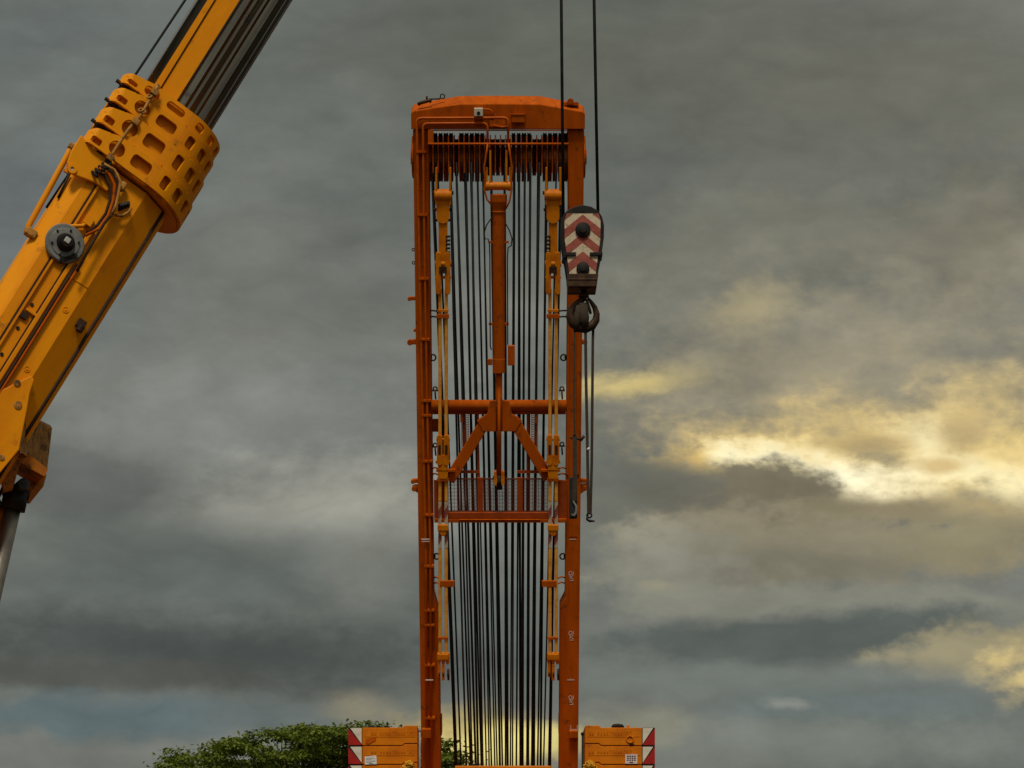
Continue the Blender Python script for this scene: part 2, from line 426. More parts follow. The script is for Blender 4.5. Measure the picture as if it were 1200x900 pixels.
def slab(side, k):
    y0, y1 = YS, YS + 1.35
    if side < 0: xi, xs, xo, xh = 489.2, 474, 424.4, 408.3
    else: xi, xs, xo, xh = 685.6, 702, 752.6, 767.4
    t0, t1 = TOPS[k], TOPS[k + 1] - .9
    t = thing('ballast_slab', (LSLAB if side < 0 else RSLAB)[k], 'counterweight', loc=P((xi + xo) / 2, t1, YS + .6), group='ballast slabs stacked on the crane')
    X = lambda p: P(p, 0, YS).x
    Z = lambda p: P(0, p, YS).z
    step = 2.4
    poly = [(X(xi), Z(t0 - step)), (X(xs), Z(t0 - step)), (X(xs + side * 2.6), Z(t0)), (X(xo), Z(t0)),
            (X(xo), Z(t1)), (X(xs + side * 2.6), Z(t1)), (X(xs), Z(t1 - step)), (X(xi), Z(t1 - step))]
    b = MB(); b.prism(poly, y0, y1)
    obj('body', b, SLABM, t, bevel=.012)
    # a recessed-looking raised panel frame and cast lettering
    b = MB(); a, c = sorted((X(xo + (3 if side < 0 else -3)), X(xi - side * 0 + (-3 if side < 0 else 3))))
    b.box(a, c, y0 - .006, y0 + .02, Z(t0 + 10.9), Z(t0 + 10.3))
    obj('rib', b, SLABM, t)
    b = MB(); a2, c2 = sorted((X(435 if side < 0 else 690), X(487 if side < 0 else 741)))
    bar_lettering(b, a2, c2, Z(t0 + 8.6), Z(t0 + 4.4), y0)
    obj('cast_lettering', b, SLABM, t)
    # hazard board at the outer end
    a, c = sorted((X(xo + side * .5), X(xh)))
    zb, zt_ = Z(t1 + .3), Z(t0 + .2)
    hp = MB()
    out = a if side < 0 else c
    inn = c if side < 0 else a
    yf = y0 - .012
    hp.box(a, c, yf + .003, y0 + .9, zb, zt_, 0)
    g_ = .012
    hp.hull([(out, yf, zb + g_), (inn - (-side) * .0 + (side * g_ * 0), yf, zb + g_), (out, yf, zt_ - g_)],
            [(out, yf + .0025, zb + g_), (inn, yf + .0025, zb + g_), (out, yf + .0025, zt_ - g_)], 1)
    d_ = .03 * (-side)
    hp.hull([(out + d_, yf, zt_ - .006), (inn, yf, zb + .03), (inn, yf, zt_ - .006)],
            [(out + d_, yf + .0025, zt_ - .006), (inn, yf + .0025, zb + .03), (inn, yf + .0025, zt_ - .006)], 2)
    obj('hazard_panel', hp, [BLACK, REDP, WHITE], t)
    if k == 0:
        b = MB()
        if side < 0:
            for q in range(3): b.tube([P(432 + q * 9, 852.4, YS + .3), P(435 + q * 9, 851.2, YS + .3), P(439 + q * 9, 852.4, YS + .3)], .015, 6)
            obj('lifting_eye', b, BLACK, t)
        else:
            b.tube([P(717, 852.6, YS + .3), P(719, 851.0, YS + .3), P(724, 850.6, YS + .3), P(729, 851.2, YS + .3), P(731, 852.8, YS + .3)], [.02, .035, .04, .035, .02], 8)
            obj('strap', b, BLACK, t)
            b = MB().lathe(P(736, 851.6, YS + .2), (0, 0, 1), [(0, -.03), (.025, -.03), (.025, .02), (.015, .03), (0, .03)], 10); obj('lifting_eye', b, AMBER, t)
            b = MB().torus(P(738.3, 866.5, YS - .012), (0, 1, 0), .058, .011, 20, 6); obj('stamp_ring', b, SLABM, t)
            b = MB().tube([P(738, 872.5, YS - .01), P(743, 871.8, YS - .01)], .012, 6); obj('latch', b, BLACK, t)
    if k == 0 and side < 0:
        b = MB(); b.add([P(428.5, 866.5, YS - .006), P(433, 864.8, YS - .006), P(441, 864.2, YS - .006), P(440, 868, YS - .006), P(436, 870, YS - .006), P(432, 872, YS - .006), P(428, 871, YS - .006)],
                        [(0, 1, 2, 3, 4, 5, 6)]); obj('patch', b, ORANGE, t, solid=.004)
    if k == 1:
        if side < 0:
            b = MB(); b.add([P(427.5, 886.5, YS - .012), P(441, 885.2, YS - .012), P(441.6, 895.5, YS - .012), P(427.5, 896, YS - .012)], [(0, 1, 2, 3)])
            s_ = obj('sticker', b, PAPER, t, solid=.004)
            b = MB()
            for q in range(4): b.box(P(429, 0, YS).x, P(439.5 - (q % 2) * 4, 0, YS).x, YS - .016, YS - .0125, P(0, 888.9 + q * 1.7, YS).z, P(0, 888.4 + q * 1.7, YS).z)
            b.box(P(432, 0, YS).x, P(437, 0, YS).x, YS - .016, YS - .0125, P(0, 895.4, YS).z, P(0, 894.6, YS).z)
            obj('print', b, BLACK, s_)
        else:
            b = MB(); b.add([P(732.6, 883.8, YS - .012), P(747, 883.8, YS - .012), P(747, 895, YS - .012), P(732.6, 895, YS - .012)], [(0, 1, 2, 3)])
            s_ = obj('sticker', b, PINKP, t, solid=.004)
            b = MB()
            for q in range(3):
                for w in range(4):
                    b.box(P(734.8 + w * 2.7, 0, YS).x, P(736.7 + w * 2.7, 0, YS).x, YS - .016, YS - .0125, P(0, 887.1 + q * 2.3, YS).z, P(0, 885.6 + q * 2.3, YS).z, 0)
            b.box(P(737.5, 0, YS).x, P(742, 0, YS).x, YS - .016, YS - .0125, P(0, 894.3, YS).z, P(0, 893, YS).z, 1)
            obj('print', b, [BRICKR, BLACK], s_)
for k in range(5):
    slab(-1, k); slab(1, k)
def chain_heap(name, label, cx, cy, mat):
    b = MB(); rnd = random.Random(int(cx))
    for i in range(34):
        px = cx + rnd.gauss(0, 3.0); py = cy + abs(rnd.gauss(0, 5)) - 4 + abs(px - cx) * .8
        c = P(px, py, YS - .08 + rnd.uniform(-.05, .05))
        ax = Vector((rnd.uniform(-1, 1), rnd.uniform(-1, 1), rnd.uniform(-1, 1)))
        b.torus(c, ax, .032, .012, 10, 5)
    tag(obj(name, b, mat), label, 'chain')
chain_heap('lifting_chain', 'bunched yellow lifting chain hanging at the inner end of the left ballast stack', 479, 896, YROPE)
chain_heap('lifting_chain', 'bunched yellow lifting chain hanging at the inner end of the right ballast stack', 691.5, 896, YROPE)
for px, nm, lb in ((491.8, 'guide_rod', 'thin grey upright rod between the left ballast stack and the mast'),
                   (682.6, 'guide_rod', 'thin dark upright rod between the mast and the right ballast stack')):
    b = MB().cyl(P(px, 985, YS + .5), P(px, 855 if px < 600 else 860, YS + .5), .016, 8)
    b.lathe(P(px, 855 if px < 600 else 860, YS + .5), (0, 0, 1), [(0, .03), (.03, .02), (.03, -.02), (.016, -.03)], 10)
    tag(obj(nm, b, GALV if px < 600 else BLACK), lb, 'rod')

# ------------------------------------------------------------------ tall mast, leaning towards the camera
TH = math.atan2(4.0, 10.87)
MM = Matrix.Translation((-.222, 44.31, 3.6)) @ Matrix.Rotation(TH, 4, 'X')
MI = MM.inverted()
def ML(px, py, d=0.0):               # point of the mast's own plane y = d seen along that bearing (mast-local)
    o = MI @ CAMP; r = (MI.to_3x3() @ ray(px, py)); k = (d - o.y) / r.y
    return o + r * k
def mx_(px, py, d=-.3): return ML(px, py, d).x
def mz_(py, d=-.3): return ML(584, py, d).z
mast = thing('gantry_mast', 'tall orange crane mast of two legs with sheaves and ropes, rising between the ballast stacks', 'crane mast', M=MM)
def mobj(name, b, mats, parent=None, **kw): return obj(name, b, mats, parent or mast, local=True, **kw)
def fbox(b, px0, py0, px1, py1, d, depth, mat=0):      # box whose front face (plane y=d) fills those bearings
    pm = (py0 + py1) / 2
    return b.box(mx_(px0, pm, d), mx_(px1, pm, d), d, d + depth, mz_(py1, d), mz_(py0, d), mat)
DF = -.28
OUT = 1.415
# legs
for sx in (-1, 1):
    zs = mz_(152, DF); zm0 = mz_(722 if sx < 0 else 712, DF); zm1 = mz_(698 if sx < 0 else 700, DF)
    wi, wl = OUT - .255, OUT - .345
    poly = [(sx * OUT, -.2), (sx * OUT, zs), (sx * (OUT - .275), zs), (sx * wi, zs - 1.2), (sx * wi, zm1), (sx * wl, zm0), (sx * wl, -.2)]
    if sx > 0: poly = poly[::-1]
    b = MB().prism(poly, DF, .30); mobj('leg', b, ORANGE, bevel=.014)
    b = MB()                                     # stiffening flange strips proud of the leg
    if sx > 0:
        b.box(OUT - .255 + .002, OUT - .215, DF - .02, DF - .001, mz_(556), zs - 2.1)
        b.box(OUT - .085, OUT - .03, DF - .02, DF - .001, mz_(556), zs - 2.1)
        mobj('leg_flange', b, ORANGE)
# head: front face, sloping top chamfer, top, sides
def head():
    st = [(481.6, 133, 126), (484, 130.5, 122), (512, 126, 117), (538, 122.3, 112.6), (584, 121.8, 112.2), (633, 122.3, 112.6), (660, 127, 118), (683, 131, 123), (685.6, 134, 127)]
    yf, ym, yb = -.34, -.04, .42
    zb = mz_(151.5, yf)
    fr = [ML(a, c, yf) for a, c, t in st]
    top = [ML(a, t, ym) for a, c, t in st]
    n = len(st); vs = []
    for i in range(n):
        x = fr[i].x
        vs += [(x, yf, zb), (x, yf, fr[i].z), (x * .995, ym, top[i].z), (x * .995, yb, top[i].z - .03), (x, yb, zb)]
    fs = []
    for i in range(n - 1):
        for j in range(5):
            q = (j + 1) % 5
            fs.append((i * 5 + j, i * 5 + q, i * 5 + 5 + q, i * 5 + 5 + j))
    fs += [(0, 1, 2, 3, 4), tuple((n - 1) * 5 + j for j in (4, 3, 2, 1, 0))]
    b = MB().add(vs, fs); mobj('head_beam', b, ORANGE, bevel=.012)
head()
for sx in (-1, 1):                                # round pin plates outside the head
    c = ML(584, 184, 0); x = sx * OUT
    b = MB().lathe((x, -.02, c.z), (sx, 0, 0), [(0, .0), (.34, .0), (.34, .022), (.31, .03), (.12, .03), (.12, .05), (0, .05)], 36)
    mobj('pin_plate', b, ORANGE)
b = MB(); z0 = mz_(153.5); z1 = mz_(150.0)
fbox(b, 503, 151.8, 664, 153.4, -.345, .02); mobj('head_lip', b, MESHO)
# small fittings on the head
b = MB(); fbox(b, 555.5, 126.5, 566, 136.5, -.44, .1); wb = mobj('white_box', b, WHITE, bevel=.012)
b = MB(); p = ML(560.8, 132.6, -.441); b.lathe(p, (0, -1, 0), [(.028, 0), (.028, .012), (0, .012)], 14); mobj('lens', b, BLACK, wb)
b = MB(); fbox(b, 599.5, 134.3, 615, 143.8, -.42, .08); jb = mobj('junction_box', b, ORANGE, bevel=.01)
b = MB(); fbox(b, 598.8, 133.4, 615.7, 134.6, -.43, .09); mobj('lid', b, PIPEO, jb)
b = MB(); p = ML(518.5, 113.0, -.2); b.torus(p, (0, 1, 0), .036, .010, 18, 8)
b.tube([ML(503, 116.2, -.25), ML(516, 115.8, -.2)], .012, 6); mobj('lifting_ring', b, HOOKM)
b = MB(); b.tube([ML(489.5, 122.5, -.3), ML(493, 120.6, -.3), ML(497, 119.4, -.3), ML(503, 117.8, -.3), ML(505.5, 119.5, -.3)], .028, 8)
b.tube([ML(500.3, 112.5, -.28), ML(500.2, 117, -.28)], .016, 8); mobj('bracket', b, HOOKM)
b = MB(); p = ML(668.5, 119.3, -.2)
b.lathe(p, (0, 1, 0), [(0, -.08), (.055, -.08), (.055, .08), (0, .08)], 18); b.lathe(p, (0, 1, 0), [(0, -.09), (.03, -.09), (.03, .09), (0, .09)], 14)
fbox(b, 661, 119.8, 678, 123.6, -.26, .2); mobj('lug', b, ORANGE)
# sheaves
YA = .12
XA = mx_(501.5, 185, YA); XB = mx_(665.5, 185, YA)
ZS = ML(584, 184.5, YA).z
b = MB().cyl((XA - .02, YA, ZS), (XB + .02, YA, ZS), .16, 24); mobj('sheave_axle', b, GALV)
NSH = 27
for i in range(NSH):
    px = 504.5 + (662.5 - 504.5) * i / (NSH - 1)
    small = (531 < px < 540) or (566 < px < 600 ) or (624 < px < 633)
    r = .30 if small else .395
    x = mx_(px, 185, YA); w = .031 + .006 * (i % 3 == 0)
    b = MB().lathe((x, YA, ZS), (1, 0, 0), [(.09, -w), (r - .06, -w * .8), (r - .012, -w), (r, -w * .75), (r - .014, 0), (r, w * .75), (r - .012, w), (r - .06, w * .8), (.09, w), (.09, -w)], 40)
    mobj('sheave', b, SHEAVE if i % 3 else SHEAVE2)
for i in range(NSH):                              # separator plates and rope keepers between them
    if i == NSH - 1: continue
    px = 504.5 + (662.5 - 504.5) * (i + .5) / (NSH - 1)
    x = mx_(px, 180, -.3)
    b = MB().box(x - .008, x + .008, -.40, .3, ZS - .22, mz_(160, -.40)); mobj('separator', b, MESHO if i % 3 else ORANGE)
b = MB(); b.tube([ML(501.5, 168.6, -.43), ML(666, 168.6, -.43)], .018, 8); mobj('keeper_bar', b, PIPEO)
b = MB(); fbox(b, 501.5, 152, 508, 168.5, -.40, .1); mobj('keeper_bracket', b, PIPEO)
# hydraulic pipes along the head and left leg
dpp = -.375
def pipe(pts, r=.022):
    b = MB(); b.tube([ML(x, y, d) for x, y, d in pts], r, 8)
    return b
def bend(path, rad):                              # round the corners of a (px,py) path
    out = [path[0]]
    for i in range(1, len(path) - 1):
        a, c, e = Vector(path[i - 1]), Vector(path[i]), Vector(path[i + 1])
        u = (a - c); v = (e - c); ru = min(rad, u.length / 2); rv = min(rad, v.length / 2)
        p0 = c + u.normalized() * ru; p2 = c + v.normalized() * rv
        for k in range(7):
            t = k / 6; q = p0 * (1 - t) ** 2 + c * 2 * t * (1 - t) + p2 * t * t
            out.append((q.x, q.y))
    out.append(path[-1]); return out
pa = bend([(595.5, 172), (595.5, 138), (488.3, 138.5), (490.5, 250), (495, 470), (499, 640), (500, 905)], 6)
pb = bend([(571.3, 172), (571.3, 144.3), (495.6, 144.8), (496.8, 250), (500.5, 470), (504.2, 640), (505.5, 905)], 6)
for pth in (pa, pb):
    b = MB(); b.tube([ML(x, y, -.385) for x, y in pth], .021, 8); pp = mobj('hydraulic_pipe', b, PIPEO)
for py in (178, 252, 327, 398, 470, 487, 541, 604, 664, 716, 733, 780, 842):
    x = ML(489 + (py - 180) * .0245, py, -.42)
    f = min(1, max(0, (py - 180) / 460.)); xl = 487.3 + 9.9 * f + (py > 640) * (py - 640) * .004; 
    b = MB(); fbox(b, xl, py - 1.1, xl + 11.5, py + 1.1, -.412, .13); mobj('pipe_clamp', b, ORANGE)
b = MB(); b.tube([ML(x, y, -.37) for x, y in bend([(566, 128), (576, 128.5), (578, 136)], 5)], .014, 7); mobj('cable', b, PIPEO)
b = MB(); fbox(b, 574, 141, 592, 148.5, -.40, .07); b.tube([ML(578, 147, -.42), ML(588, 149, -.42), ML(595, 148, -.40)], .016, 7); mobj('valve_block', b, ORANGE)
# cross beams
def hbeam(py0, py1, px0, px1, d, depth): 
    b = MB(); fbox(b, px0, py0, px1, py1, d, depth); return b
b = MB(); d = -.30; zc = (mz_(470, d) + mz_(481, d)) / 2; xw = OUT - .257
b.tube([(-xw, -.31, mz_(475.5, -.35)), (xw, -.31, mz_(475.5, -.35))], .095, 24)
mobj('cross_beam', b, ORANGE)
for a, c in ((528, 566), (603.5, 641)):
    b = MB(); fbox(b, a, 477.5, c, 484.6, -.25, .02); mobj('beam_plate', b, ORANGE, bevel=.006)
b = MB(); fbox(b, 505.5, 480.6, 663, 485.6, -.29, .03); mobj('beam_flange', b, ORANGE)
# centre gusset and diagonals
b = MB(); pts = [(574, 468.5), (596.5, 468.5), (600, 484), (612, 492), (604, 504.6), (566, 504.6), (559, 492), (571, 484)]
q = [ML(x, y, -.30) for x, y in pts]; b.prism([(v.x, v.z) for v in q], -.41, -.31); mobj('gusset', b, ORANGE, bevel=.01)
for (a, c) in (((571, 490), (526.5, 562)), ((601, 490), (643, 560))):
    p0, p1 = ML(*a, -.28), ML(*c, -.28); dv = Vector((p1.x - p0.x, 0, p1.z - p0.z)).normalized(); nn = Vector((-dv.z, 0, dv.x)) * .095
    b = MB(); poly = [p0 + nn, p1 + nn, p1 - nn, p0 - nn]
    b.prism([(v.x, v.z) for v in poly], -.40, -.33); mobj('diagonal_brace', b, ORANGE, bevel=.012)
# lower beam and its lip, side plates, screen
b = MB(); fbox(b, 522, 600.4, 645, 607.8, -.40, .16); mobj('cross_beam', b, MESHO, bevel=.012)
b = MB(); fbox(b, 509, 608.2, 664, 612.6, -.41, .20); fbox(b, 538, 608.6, 633, 609.8, -.44, .03); mobj('beam_flange', b, ORANGE, bevel=.006)
for a, c in ((508.5, 522), (653.5, 664)):
    b = MB(); fbox(b, a, 563, c, 609, -.36, .06); mobj('side_plate', b, MESHO)
b = MB(); fbox(b, 506.5, 491, 515, 506, -.1, .04); mobj('side_plate', b, MESHO)
for a, c in ((559.5, 566), (606, 612.5)):
    b = MB(); fbox(b, a, 560, c, 601, -.385, .06); mobj('screen_post', b, MESHO)
for (a, c) in ((538, 562), (606, 636)):
    b = MB(); fbox(b, a, 551.5, c, 554.6, -.32, .05); mobj('screen_rail', b, MESHO)
    b = MB(); x = a + 2 if a < 570 else c - 4
    for xx in (a + 18, ) if a < 570 else (c - 22,): fbox(b, xx + 3, 486, xx + 5.5, 601, -.31, .05)
    mobj('screen_stile', b, MESHO)
b = MB()
for i in range(24):
    py = 562.5 + i * 1.62
    fbox(b, 524, py, 644, py + .5, -.345, .014)
for i in range(34):
    px = 525 + i * 3.52
    fbox(b, px, 561, px + .5, 602, -.329, .010)
fbox(b, 524, 560.6, 644, 562.0, -.35, .03)
mobj('mesh_screen', b, MESHD)
for (a, c) in ((541, 549), (623, 630)):
    b = MB()
    for i in range(26): fbox(b, a, 487 + i * 2.0, c, 487.85 + i * 2.0, -.32, .012)
    fbox(b, a - .5, 486, a, 540, -.33, .03); fbox(b, c, 486, c + .5, 540, -.33, .03)
    mobj('ladder_screen', b, MESHO)
for px, py in ((541, 492), (628.5, 493)):
    b = MB(); fbox(b, px - 1.6, 486, px + 1.6, py + 3, -.36, .05); mobj('hanger', b, MESHO)
# side lugs, pins, rings, clips
def lug(px, py, w, h, d=-.2):
    b = MB(); fbox(b, px - w / 2, py - h / 2, px + w / 2, py + h / 2, d, .12); return b
for px, py, w, h in ((484, 350, 8, 4), (487.5, 387, 3, 2.6), (484.5, 401, 8, 5.6), (488.5, 564, 9, 4.4), (682.5, 401, 6, 5), (684.5, 563.8, 8, 4.4)):
    b = lug(px, py, w, h); s_ = -1 if px < 584 else 1
    p = ML(px + s_ * w / 2, py, -.14); b.lathe(p, (0, 1, 0), [(0, -.07), (h * .0085, -.07), (h * .0085, .07), (0, .07)], 14)
    mobj('lug', b, ORANGE, bevel=.005)
for px, py, s_ in ((489.5, 572.5, -1), (683.5, 571.5, 1)):
    b = MB(); q = [ML(px + s_ * 4, py - 3.4, -.2), ML(px + s_ * 4, py + 2.4, -.2), ML(px - s_ * 4, py + 8, -.2), ML(px - s_ * 4, py - 3.4, -.2)]
    b.prism([(v.x, v.z) for v in q], -.2, -.06); p = ML(px + s_ * 4, py - .5, -.14); b.lathe(p, (0, 1, 0), [(0, -.09), (.045, -.09), (.045, .09), (0, .09)], 14)
    mobj('lug', b, ORANGE, bevel=.004)
for px, py in ((484.3, 292.5), (484.6, 308)):
    b = MB().torus(ML(px, py, -.2), (0, 1, 0), .022, .008, 14, 6); mobj('eye', b, HOOKM)
for px, py in ((507.3, 419), (660.5, 419), (511.5, 652), (659.5, 652)):
    b = MB().torus(ML(px, py, -.25), (0, 1, 0), .05, .014, 18, 8)
    fbox(b, px - 4 if px < 584 else px + 1, py - 2, px - 1 if px < 584 else px + 4, py + 2, -.25, .06); mobj('shackle', b, HOOKM)
for px, py in ((510, 458), (658.5, 458), (510, 524), (658.5, 523)):
    b = MB().torus(ML(px, py - 2.5, -.25), (0, 1, 0), .032, .012, 14, 7)
    b.torus(ML(px, py + 2.5, -.25), (1, 0, 0), .035, .013, 14, 7); b.tube([ML(px, py + 3, -.25), ML(px + .6, py + 10, -.25)], .014, 6)
    b.tube([ML(px - 3.5, py - .3, -.25), ML(px + 3.5, py - .3, -.25)], .014, 6); mobj('shackle', b, HOOKM)
for py in (364, 371, 549, 556, 677, 683.5):
    for sx in (-1, 1):
        f = (py - 364) / 320.; a = (501.5 + 7.5 * f) if sx < 0 else (665.5 - 3 * f); c = 514 if sx < 0 else 653
        b = MB(); b.tube([ML(a, py, -.2), ML((a + c) / 2, py - 1.2 * (py > 500), -.36), ML(c, py + .8, -.42)], .014, 7); mobj('clip', b, HOOKM if py < 400 else ORANGE)
# painted marks on the right leg
def strokes(name, lines, r=.0085, d=-.2815):
    b = MB()
    for l in lines:
        for (a, c) in zip(l[:-1], l[1:]):
            p, q = ML(*a, d), ML(*c, d); dv = (q - p); L = dv.length; dv.normalize(); nn = Vector((-dv.z, 0, dv.x)) * r
            b.prism([((p + nn).x, (p + nn).z), ((q + nn).x, (q + nn).z), ((q - nn).x, (q - nn).z), ((p - nn).x, (p - nn).z)], d - .003, d + .0005)
    mobj(name, b, PALE)
for py in (674.5, 744.5, 820):
    ring = [(668.5 + 1.9 * math.cos(t * .7), py - 2.6 + 2.2 * math.sin(t * .7)) for t in range(10)]
    strokes('stencil_mark', [ring, [(667, py), (671.6, py + 4.6)], [(671.6, py - .6), (667.4, py + 3.6)], [(671.8, py - 4.6), (671.8, py - 1)], [(667.6, py + 5.6), (672, py + 5.8)]], .006)
strokes('tick_mark', [[(664.6, 796.8), (673, 796.8)], [(668.8, 796.8), (668.8, 795.4)]])
strokes('tick_mark', [[(499.5, 797), (507.5, 797)]], d=-.44) if False else None
strokes('tick_mark', [[(668, 855), (676.6, 855)], [(676.6, 855), (676.6, 850)], [(668.8, 855), (668.8, 850)]], .007)
strokes('tick_mark', [[(667.4, 632), (675, 632)]], .006)
b = MB(); fbox(b, 493.8, 631.6, 503.2, 632.6, -.436, .02); fbox(b, 494.3, 634.2, 503.6, 635.0, -.436, .02); mobj('reflective_band', b, PALE)
b = MB(); fbox(b, 498.5, 796.6, 507.6, 797.6, -.436, .02); mobj('reflective_band', b, PALE)
# boxes low on the legs
b = MB(); fbox(b, 494.6, 854.6, 505, 865.4, -.47, .12); mobj('terminal_box', b, ORANGE, bevel=.01)
b = MB(); fbox(b, 667, 856.8, 677.5, 865.2, -.36, .09); mobj('terminal_box', b, ORANGE, bevel=.01)
b = MB(); fbox(b, 516.2, 841, 517.8, 862, -.2, .3); fbox(b, 654.6, 841, 656.2, 862, -.2, .3); mobj('base_cheek', b, ORANGE)
b = MB(); fbox(b, 666.5, 613, 677, 629, -.286, .004); mobj('leg_plate', b, ORANGE)

# ------------------------------------------------------------------ ropes inside the mast
TOPX = [505.6, 512.5, 527, 535, 545.5, 552.2, 559, 566, 575.5, 591.5, 602, 608.4, 615, 621.5, 632, 641.5, 652, 658.5]
n = len(TOPX); k = 0
for layer, (dt, db) in enumerate(((-.27, .0), (.51, .26))):
    rnd = random.Random(21 + layer)
    for i, px in enumerate(TOPX):
        if layer == 1 and i in (1, 16): continue
        pyt = 190
        t = ML(px + (0 if layer == 0 else rnd.uniform(-1.5, 1.5)), pyt, dt)
        bx_ = 534.2 + 109.5 * (i + (0.0 if layer == 0 else .45 + rnd.uniform(-.2, .2))) / (n - 1) + rnd.uniform(-.9, .9)
        bp = ML(min(645, max(533.5, bx_)), 895, db)
        dirv = (bp - t); e = t + dirv * 1.035
        sag = rnd.uniform(-.01, .01)
        w0, w1_, w2_ = MM @ t, MM @ (t.lerp(e, .5) + Vector((sag, 0, 0))), MM @ e
        b = MB().tube([w0, w0.lerp(w1_, .5) + Vector((sag * .4, 0, 0)), w1_, w1_.lerp(w2_, .5) + Vector((sag * .4, 0, 0)), w2_], rnd.choice((.014, .016, .018, .021)), 6)
        o = obj('wire_rope', b, ROPE if rnd.random() < .65 else ROPE2)
        tag(o, 'dark wire rope running from the sheaves at the mast head down between its legs', 'wire rope', 'wire ropes strung inside the mast')

# ------------------------------------------------------------------ hanging centre cylinder
cyl = thing('hydraulic_cylinder', 'orange hydraulic cylinder hanging by a yoke in the middle of the mast', 'cylinder', M=MM @ Matrix.Translation((0, -.4, 0)) )
ROOTM[cyl.name] = MM @ Matrix.Translation((0, -.4, 0))
def cobj(name, b, mats, parent=None, **kw):
    b.v = [(x, y + .4, z) for x, y, z in b.v]
    return obj(name, b, mats, parent or cyl, local=True, **kw)
DC = -.42
cxp = lambda py: 584.3 + (py - 230) * .0045
b = MB()
p0, p1 = ML(584.6, 249, DC), ML(585, 436.5, DC); p0.x = p1.x = .0
rb = .108
b.lathe((0, DC, 0), (0, 0, 1), [(0, p1.z), (rb, p1.z), (rb, p1.z + .22), (rb * .96, p1.z + .24), (rb * .96, p0.z), (rb * 1.0, p0.z), (rb * 1.06, p0.z + .06), (rb * 1.3, mz_(236, DC)), (rb * 1.3, mz_(228, DC)), (0, mz_(227, DC))], 28)
for f in b.f: pass
cobj('barrel', b, ORANGE)
b = MB(); b.cyl((0, DC, mz_(568, DC) ), (0, DC, p1.z + .05), .04, 18); cobj('rod', b, ORANGE)
b = MB(); b.cyl((0, DC + .02, mz_(505, DC)), (0, DC + .02, p1.z), .058, 18); cobj('rod_sleeve', b, ORANGE)
b = MB()
for sx in (-1, 1):
    q = [(sx * .05, mz_(551, DC)), (sx * .09, mz_(553, DC)), (sx * .095, mz_(565, DC)), (sx * .05, mz_(569, DC)), (sx * .03, mz_(562, DC))]
    if sx > 0: q = q[::-1]
    b.prism(q, DC - .08, DC + .08)
cobj('rod_clevis', b, AMBER)
b = MB(); b.cyl((-.11, DC, mz_(560, DC)), (.11, DC, mz_(560, DC)), .03, 12); b.cyl((0, DC - .02, mz_(573, DC)), (0, DC - .02, mz_(557, DC)), .05, 14); cobj('clevis_pin', b, BLACK)
b = MB(); xl, xr = mx_(568.5, 218, DC), mx_(599.5, 218, DC); zy = mz_(218, DC)
b.lathe((xl, DC, zy), (1, 0, 0), [(0, 0), (.07, 0), (.078, .012), (.078, .06), (.066, .07), (.066, xr - xl - .07), (.078, xr - xl - .06), (.078, xr - xl - .012), (.07, xr - xl), (0, xr - xl)], 24); cobj('yoke_pin', b, AMBER)
for px in (570.3, 574.6, 593.4, 597.7):
    b = MB(); x = mx_(px, 200, DC)
    q = [(x - .016, zy), (x + .016, zy), (x + .016, mz_(176 if px in (574.6, 593.4) else 196, DC)), (x - .016, mz_(176 if px in (574.6, 593.4) else 196, DC))]
    b.prism(q, DC - .04, DC + .04); cobj('yoke_arm', b, AMBER)
for s_, pts in ((-1, [(571.5, 168), (570, 180), (567.5, 196), (568.5, 208), (567.5, 222), (571, 234), (577, 241)]), (1, [(596, 168), (597.5, 180), (600, 196), (599, 210), (599.5, 222), (597, 236), (592.5, 245)])):
    b = MB(); b.tube([ML(x, y, DC - .07) for x, y in pts], .016, 8); cobj('hose', b, PIPEO)
for pts in ([(577, 254), (570, 264), (567, 274), (568.5, 280), (572, 280), (573.5, 286), (574, 300), (574.5, 406), (576, 410)], [(592.5, 262), (597, 270), (600, 280), (599, 288), (595.5, 290), (594.6, 300), (595, 404)]):
    b = MB(); b.tube([ML(x, y, DC - .03) for x, y in pts], .011, 7); cobj('hose', b, HOSE)
b = MB(); fbox(b, 595, 405.2, 603.4, 428.5, DC - .05, .12); cobj('valve_block', b, ORANGE, bevel=.012)
b = MB(); fbox(b, 571, 421, 577, 428, DC - .03, .08); cobj('port', b, ORANGE, bevel=.008)
b = MB()
for py in (284, 380): fbox(b, 572.6, py - 1.2, 596.2, py + 1.2, DC - .03, .1)
cobj('hose_clamp', b, ORANGE)
b = MB(); b.torus((0, DC, mz_(248, DC)), (0, 0, 1), rb * .99, .012, 28, 6); cobj('gland_ring', b, PIPEO)

